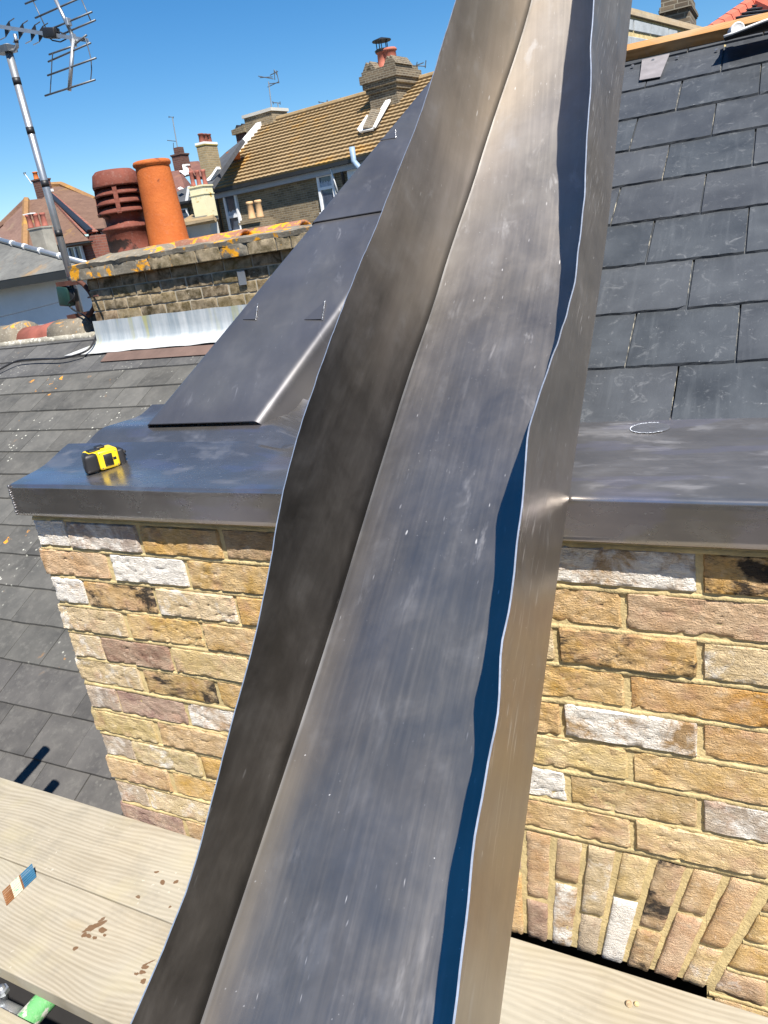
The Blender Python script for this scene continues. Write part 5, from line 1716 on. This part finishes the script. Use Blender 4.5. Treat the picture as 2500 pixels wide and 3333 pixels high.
ftube('downpipe', [c3(190, 905), c3(205, 980), c3(245, 1190)], .055, GUTTER)
ftube('downpipe', [c3(990, 740), c3(1000, 800), c3(1015, 880)], .06, GUTTER)
ftube('soil_pipe', [c3(1064, 640), c3(1076, 730), c3(1108, 770), c3(1130, 800)], .10, simple('blue_grey_pipe', (.22, .31, .42), .5), None, -.45)
ftube('white_cable', [c3(918, 755), c3(945, 830), c3(975, 925)], .025, WHITEP, None, -.2)
a = onF(c3(1030, 770), -.06); b_ = onF(c3(1180, 730), -.06); c_ = onF(c3(1050, 850), -.06)
bm = bmesh.new(); slab(bm, [F(fx(a), a.z, -.08), F(fx(b_), a.z, -.08), F(fx(b_), c_.z - 1.2, -.08), F(fx(a), c_.z - 1.2, -.08)], nf * .07); keep(bobj('white_panel', bm, RENDER_W, None), oh)
# big stack on the roof slope
SOff = 2.0 * kf


def fstack(name, tl_, tr_, bt_, off, depth, mat, parent):
    a, b_, c_ = onF(tl_, off), onF(tr_, off), onF(bt_, off)
    x0, x1, z1, z0 = fx(a), fx(b_), (a.z + b_.z) / 2, c_.z
    bm = bmesh.new(); slab(bm, [F(x0, z0, off), F(x1, z0, off), F(x1, z1, off), F(x0, z1, off)], nf * depth); keep(bobj(name, bm, mat, None), parent)
    return x0, x1, z1, z0


bs = thing('tall_chimney', 'tall sooty brick chimney with two red pots high on the ochre roof', 'chimney', F(5, 3.5, SOff))
x0, x1, z1, z0 = fstack('shaft', c3(1165, 252), c3(1345, 250), c3(1180, 420), SOff, 1.2, FAC_DARK, bs)
for i, (ex, za, zb) in enumerate(((.07, -.18, -.02), (.14, -.02, .16), (.20, .16, .42), (.12, .42, .55))):
    bm = bmesh.new(); slab(bm, [F(x0 - ex, z1 + za, SOff - ex), F(x1 + ex, z1 + za, SOff - ex), F(x1 + ex, z1 + zb, SOff - ex), F(x0 - ex, z1 + zb, SOff - ex)], nf * (1.3 + 2 * ex)); keep(bobj('oversail', bm, FAC_DARK, None), bs)
zt = z1 + .55
for f, kind in ((.42, 'cowl'), (.66, 'pot')):
    p = F(x0 + (x1 - x0) * f, zt, SOff + .5)
    pot_at(bs, p.x, p.y, p.z, .24, .62, simple('salmon_pot', (.42, .13, .085), .7))
    if kind == 'cowl':
        bm = bmesh.new(); lathe(bm, [(.05, 1.02), (.34, .93), (.34, .90), (.05, .92)], p, 14); keep(bobj('cowl_lid', bm, BLACK, None), bs)
        for k_ in range(5):
            aa = 2 * math.pi * k_ / 5
            bm = bmesh.new(); q = p + Vector((.2 * math.cos(aa), .2 * math.sin(aa), .6)); tube(bm, [q, q + Vector((0, 0, .33))], .018, 5); keep(bobj('cowl_bar', bm, BLACK, None), bs)
        bm = bmesh.new(); lathe(bm, [(.27, .55), (.29, .62), (.22, .66)], p, 14); keep(bobj('cowl_ring', bm, BLACK, None), bs)
for f in (.10, .24, .86, .98):
    p = F(x0 + (x1 - x0) * f, zt, SOff - .1); w = .2
    bm = bmesh.new(); slab(bm, [p + e_ * -w, p + e_ * w, p + Vector((0, 0, .28))], nf * 1.1); keep(bobj('vent_tile', bm, FAC_DARK, None), bs)
bm = bmesh.new(); slab(bm, [onF(c3(1185, 400), SOff * .75), onF(c3(1245, 400), SOff * .75), onF(c3(1190, 515), SOff * .3), onF(c3(1130, 525), SOff * .3)], nf * .8); keep(bobj('sloping_shoulder', bm, FAC_DARK, None), bs)
# lead flashings lie on the tiled slope
RN_ = nn.normalized(); rd = RN_.dot(F(0, ze, -.3)) + .16
def onR(q, h=0): return onplane(q, RN_, rd + h)
for nm, pts in (('lead_flashing', [c3(1345, 255), c3(1358, 268), c3(1215, 520), c3(1180, 535), c3(1190, 505)]), ('lead_flashing', [c3(1165, 445), c3(1172, 452), c3(1125, 530), c3(1100, 540)]), ('lead_flashing', [c3(1105, 532), c3(1190, 515), c3(1205, 535), c3(1115, 552)])):
    keep(slab_obj(nm, [onR(q) for q in pts], RN_ * .06, RENDER_W, None), bs)
far_aerial('far aerial beside the tall chimney, close to the lead tray', c3(1487, 215), c3(1480, 130), 33, [(c3(1418, 120), c3(1535, 128)), (c3(1535, 90), c3(1530, 140)), (c3(1465, 125), c3(1520, 105)), (c3(1480, 100), c3(1475, 120))], .03)
# chimney at the left end of the ridge
lc = thing('gable_chimney', 'short brown brick chimney with pale top at the left end of the ochre ridge', 'chimney', F(xL, zr, RO))
x0, x1, z1, z0 = fstack('shaft', c3(375, 440), c3(555, 432), c3(400, 590), RO * .95, 1.0, FAC_BROWN, lc)
bm = bmesh.new(); slab(bm, [F(x0 - .06, z1, RO * .95 - .06), F(x1 + .06, z1, RO * .95 - .06), F(x1 + .06, z1 + .12, RO * .95 - .06), F(x0 - .06, z1 + .12, RO * .95 - .06)], nf * 1.12); keep(bobj('flaunching', bm, PALE_G, None), lc)
lc2 = thing('small_chimney', 'small dark chimney with ridged cover left of the gable chimney', 'chimney', F(xL - 1, zr - 1, RO))
x0, x1, z1, z0 = fstack('shaft', c3(325, 560), c3(385, 552), c3(340, 650), RO * 1.1, .9, FAC_MAROON, lc2)
bm = bmesh.new(); slab(bm, [F(x0 - .12, z1, RO * 1.1 - .1), F(x1 + .1, z1, RO * 1.1 - .1), F(x1 + .1, z1 + .28, RO * 1.1 - .1), F(x0 - .12, z1 + .2, RO * 1.1 - .1)], nf * 1.1); keep(bobj('capping', bm, FAC_BROWN, None), lc2)
for i in range(3):
    p = F(x0 + .15 + i * .3, z1 + .22, RO * 1.1); bm = bmesh.new(); slab(bm, [p + e_ * -.13, p + e_ * .13, p + Vector((0, 0, .15))], nf * .9); keep(bobj('cover_tile', bm, BLACK, None), lc2)
far_aerial('tall far aerial with grid reflector above the ochre ridge', c3(560, 445), c3(535, 225), 35, [(c3(470, 190), c3(565, 208)), (c3(480, 200), c3(560, 195)), (c3(570, 150), c3(590, 185)), (c3(530, 260), c3(602, 225)), (c3(545, 185), c3(595, 160)), (c3(535, 240), c3(600, 232)), (c3(585, 155), c3(602, 235)), (c3(570, 150), c3(575, 215))], .03)
far_aerial('small far aerial right of the tall one above the ochre ridge', c3(605, 445), c3(593, 360), 36, [(c3(560, 358), c3(610, 362)), (c3(562, 350), c3(566, 370)), (c3(608, 352), c3(610, 372))], .03)
far_aerial('low far aerial peeping over the middle of the ochre ridge', c3(905, 385), c3(905, 345), 40, [(c3(852, 355), c3(925, 362)), (c3(908, 342), c3(915, 370)), (c3(855, 350), c3(858, 362))], .03)
far_aerial('low far aerial peeping over the ochre ridge beside the tall chimney', c3(1020, 350), c3(1018, 325), 40, [(c3(992, 328), c3(1025, 334)), (c3(1020, 322), c3(1022, 340))], .03)
# buff twin pots on a small stack before the brown facade
bp = thing('twin_pot_chimney', 'low brick chimney with two buff pots in front of the brown facade', 'chimney', onY(c2(1380, 1350), 14))
o, xa, xb, zt, zb = pbox('shaft', c2(1262, 1295), c2(1540, 1250), c2(1400, 1900), 23.0, .9, FAC_BROWN, bp)
for i, ex in enumerate((.05, .0)):
    bm = bmesh.new(); box(bm, (xa - .06 + i * .05, 22.94 + i * .06, zt + i * .075), (xb - .04 - i * .10, 23.96, zt + .074 + i * .075)); keep(bobj('oversail', bm, FAC_BROWN, None), bp)
for i in range(2): pot_at(bp, xa + .26 + i * .36, 23.4, zt + .14, .125, .60, BUFF_POT)

# ------------------------------------------------------------------ right-hand background
g_dir = ray(3800, 425); g_dir.z = 0; g_dir.normalize()
gn = Vector((-g_dir.y, g_dir.x, 0))
BO = CAM + ray(*c4(300, 500)) * 8.6


def onB(q, off=0): return onplane(q, gn, gn.dot(BO) + off)
def bx_(p): return (p - BO).dot(g_dir)
def BB(s, z, off=0.0): return Vector((BO.x, BO.y, 0)) + g_dir * s + gn * off + Vector((0, 0, z))


bw = thing('block_wall', 'pale concrete block parapet with yellow mortar and timber plate beyond the ridge', 'wall', BB(0, -1))
ta, tb_ = onB(c4(40, 200)), onB(c4(1110, 470))
s0, s1 = bx_(ta) - 1.0, bx_(tb_) + 1.2
def topz(s): return ta.z + (tb_.z - ta.z) * (s - bx_(ta)) / (bx_(tb_) - bx_(ta))
bm = bmesh.new(); slab(bm, [BB(s0, topz(s0)), BB(s1, topz(s1)), BB(s1, -2), BB(s0, -2)], gn * .14); keep(bobj('mortar', bm, MORTAR, None), bw)
bedA, bedB = onB(c4(40, 400)), onB(c4(700, 525))
def bedz(s): return bedA.z + (bedB.z - bedA.z) * (s - bx_(bedA)) / (bx_(bedB) - bx_(bedA))
for (xa, xb, row) in ((45, 243, 0), (247, 452, 0), (462, 562, 0), (590, 795, 0), (808, 1060, 0), (-170, 35, 0), (-200, 0, 1), (5, 255, 1), (275, 435, 1), (440, 640, 1), (650, 900, 1)):
    sa, sb = bx_(onB(c4(xa, 300))), bx_(onB(c4(xb, 300)))
    jit = random.uniform(-.006, .006)
    if row == 0:
        q = [BB(sa, bedz(sa) + .02, -.012 + jit), BB(sb, bedz(sb) + .02, -.012 + jit), BB(sb, topz(sb) - .03, -.012 + jit), BB(sa, topz(sa) - .03, -.012 + jit)]
    else:
        q = [BB(sa, bedz(sa) - .40, -.012 + jit), BB(sb, bedz(sb) - .40, -.012 + jit), BB(sb, bedz(sb) - .035, -.012 + jit), BB(sa, bedz(sa) - .035, -.012 + jit)]
    bm = bmesh.new(); slab(bm, q, gn * .05); bevel(bm, .006, 1); keep(bobj('block', bm, BLOCK, None), bw)
for i in range(2):
    bm = bmesh.new(); h0 = .0 + .034 * i
    slab(bm, [BB(s0, topz(s0) + h0 + .002, -.035 + .01 * i), BB(s1, topz(s1) + h0 + .002, -.035 + .01 * i), BB(s1, topz(s1) + h0 + .033, -.035 + .01 * i), BB(s0, topz(s0) + h0 + .033, -.035 + .01 * i)], gn * .2)
    keep(bobj('timber_plate', bm, PLY, None), bw)
# dark chimney beyond
dc = thing('dark_chimney', 'dark weathered brick chimney rising behind the block parapet', 'chimney', onY(c4(550, 340), 15))
xa, xb, zt = stack(dc, c4(372, 95), c4(718, 75), c4(600, 420), 15, 1.1, FAC_DARK, FAC_DARK)
o, xa2, xb2, zt2, zb2 = pbox('head', c4(352, 55), c4(728, 35), c4(560, 110), 14.93, 1.2, FAC_DARK, dc)
pbox('top_course', c4(372, -40), c4(712, -50), c4(560, 60), 15.0, 1.0, FAC_DARK, dc)
# red ridged slate roof at the right corner
rr = thing('red_ridged_house', 'slate hipped roof with bright red ridge tiles at the top right corner', 'house', onY(c4(1300, 700), 13))
apx, lft, rgt = onY(c4(1495, 25), 14.5), onY(c4(880, 460), 12.5), onY(c4(2150, 330), 12.5)
bm = bmesh.new(); slab(bm, [lft, rgt, apx], (0, .1, -.15)); keep(bobj('slate_slope', bm, ROOF_SLATE, None), rr)
for k_ in range(9):     # coursing lips
    f0 = k_ / 9
    a, b_ = lft.lerp(apx, f0), rgt.lerp(apx, f0); nrm = (rgt - lft).cross(apx - lft).normalized() * -1
    if nrm.y > 0: nrm *= -1
    a2, b2 = lft.lerp(apx, f0 + .112), rgt.lerp(apx, f0 + .112)
    if f0 + .112 > .99: continue
    bm = bmesh.new(); slab(bm, [a + nrm * .05, b_ + nrm * .05, b2 + nrm * .012, a2 + nrm * .012], nrm * -.02); keep(bobj('slate_course', bm, ROOF_SLATE, None), rr)
for (p, q) in ((lft, apx), (apx, rgt)):
    n = 7
    for k_ in range(n):
        a, b_ = p.lerp(q, k_ / n), p.lerp(q, (k_ + .98) / n)
        bm = bmesh.new(); tube(bm, [a + Vector((0, -.02, .0)), b_ + Vector((0, -.02, .0))], [.115, .108], 8); keep(bobj('ridge_tile', bm, ROOF_RED, None), rr)
bm = bmesh.new(); box(bm, (lft.x + .3, 12.9, -8), (rgt.x, 16, lft.z - .1)); keep(bobj('wall', bm, FAC_RED, None), rr)

# membrane roll end overhanging the ridge
mb = thing('roofing_membrane', 'black roofing membrane sheet with white edge lying over the ridge, top right', 'membrane', S(1.5, 1.52, .05))
P = []
for i in range(40):
    x = 1.381 + .9 * i / 39
    row = []
    for j in range(12):
        a = j / 11
        v0_ = 1.402 + .09 * (x - 1.381) + .006 * mn.noise(Vector((x * 6, 2, 0)))
        w0_ = .075 + .09 * (x - 1.381) + .004 * mn.noise(Vector((x * 7, 1, 1)))
        row.append(S(x + .010 * mn.noise(Vector((a * 5, 3, 1))) * a, v0_ + (1.498 - v0_) * a, w0_ + (.030 - w0_) * a - .004 * math.sin(math.pi * a)))
    P.append(row)
keep(gridmesh('sheet', P, lambda i, j: (P[i][j].x, j * .03), MEMB, None, .004, True, 1), mb)
bm = bmesh.new(); tube(bm, [P[i][0] + SN * .003 for i in range(40)], .0035, 6); keep(bobj('white_edge', bm, WHITEC, None, True), mb)
bm = bmesh.new()
bm.free()
# round white tub end
tu = thing('plastic_tub', 'round white plastic tub end standing on the black membrane', 'tub', S(1.43, 1.54, .14))
cpos = onY(c4(1295, 352), S(1.43, 1.47, .08).y)
vdir = (CAM - cpos).normalized(); vdir = (vdir + Vector((.25, 0, .1))).normalized()
bm = bmesh.new()
lathe(bm, [(.0165, -.045), (.0188, -.012), (.0192, 0), (.0176, .003), (.0155, .0015), (.004, .0022)], (0, 0, 0), 26)
bm.transform(Matrix.Translation(cpos) @ vdir.to_track_quat('Z', 'Y').to_matrix().to_4x4())
keep(bobj('tub_body', bm, WHITEC, None, True), tu)

# ------------------------------------------------------------------ unseen street houses, added to block low sky
def terrace(label, x0, x1, y0, y1, zt, zr, wallm, roofm, axis, face):
    t_ = thing('unseen_terrace_house', label, 'house', ((x0 + x1) / 2, (y0 + y1) / 2, -8), 'unseen terrace houses round about')
    bm = bmesh.new(); box(bm, (x0, y0, -8), (x1, y1, zt)); keep(bobj('wall', bm, wallm, None), t_)
    bm = bmesh.new()
    if axis == 'x':
        ym = (y0 + y1) / 2
        slab(bm, [Vector((x0 - .01, y0 - .3, zt - .1)), Vector((x0 - .01, ym, zr)), Vector((x0 - .01, y1 + .3, zt - .1))], (x1 - x0 + .02, 0, 0))
    else:
        xm = (x0 + x1) / 2
        slab(bm, [Vector((x0 - .3, y0 - .01, zt - .1)), Vector((xm, y0 - .01, zr)), Vector((x1 + .3, y0 - .01, zt - .1))], (0, y1 - y0 + .02, 0))
    keep(bobj('roof', bm, roofm, None), t_)
    for k_ in range(2):
        for zz in (-6.6, -3.6, -.9):
            if face == 'y':
                xx = x0 + (x1 - x0) * (.3 + .4 * k_); lo, hi = (xx - .5, y1 - .04, zz), (xx + .5, y1 + .03, zz + 1.5)
            else:
                yy = y0 + (y1 - y0) * (.3 + .4 * k_); lo, hi = (x0 - .03, yy - .5, zz), (x0 + .04, yy + .5, zz + 1.5)
            bm = bmesh.new(); box(bm, lo, hi); keep(bobj('window', bm, GLASS, None), t_)


for k_ in range(6):
    terrace(('first', 'second', 'third', 'fourth', 'fifth', 'sixth')[k_] + ' unseen terrace house across the street behind the camera', -19 + 6.4 * k_, -12.7 + 6.4 * k_, -19, -11, 1.6 + .2 * (k_ % 2), 4.2, (FAC_BROWN, FAC_RED, FAC_TAN)[k_ % 3], (ROOF_SLATE, ROOF_BROWN)[k_ % 2], 'x', 'y')
for k_ in range(2):
    terrace(('next', 'farther')[k_] + ' unseen terrace house to the right of the brick wall', 5.2 + 6.5 * k_, 11.6 + 6.5 * k_, -.2, 8, 1.4, 4.0, (FAC_TAN, FAC_RED)[k_], ROOF_SLATE, 'y', 'x')
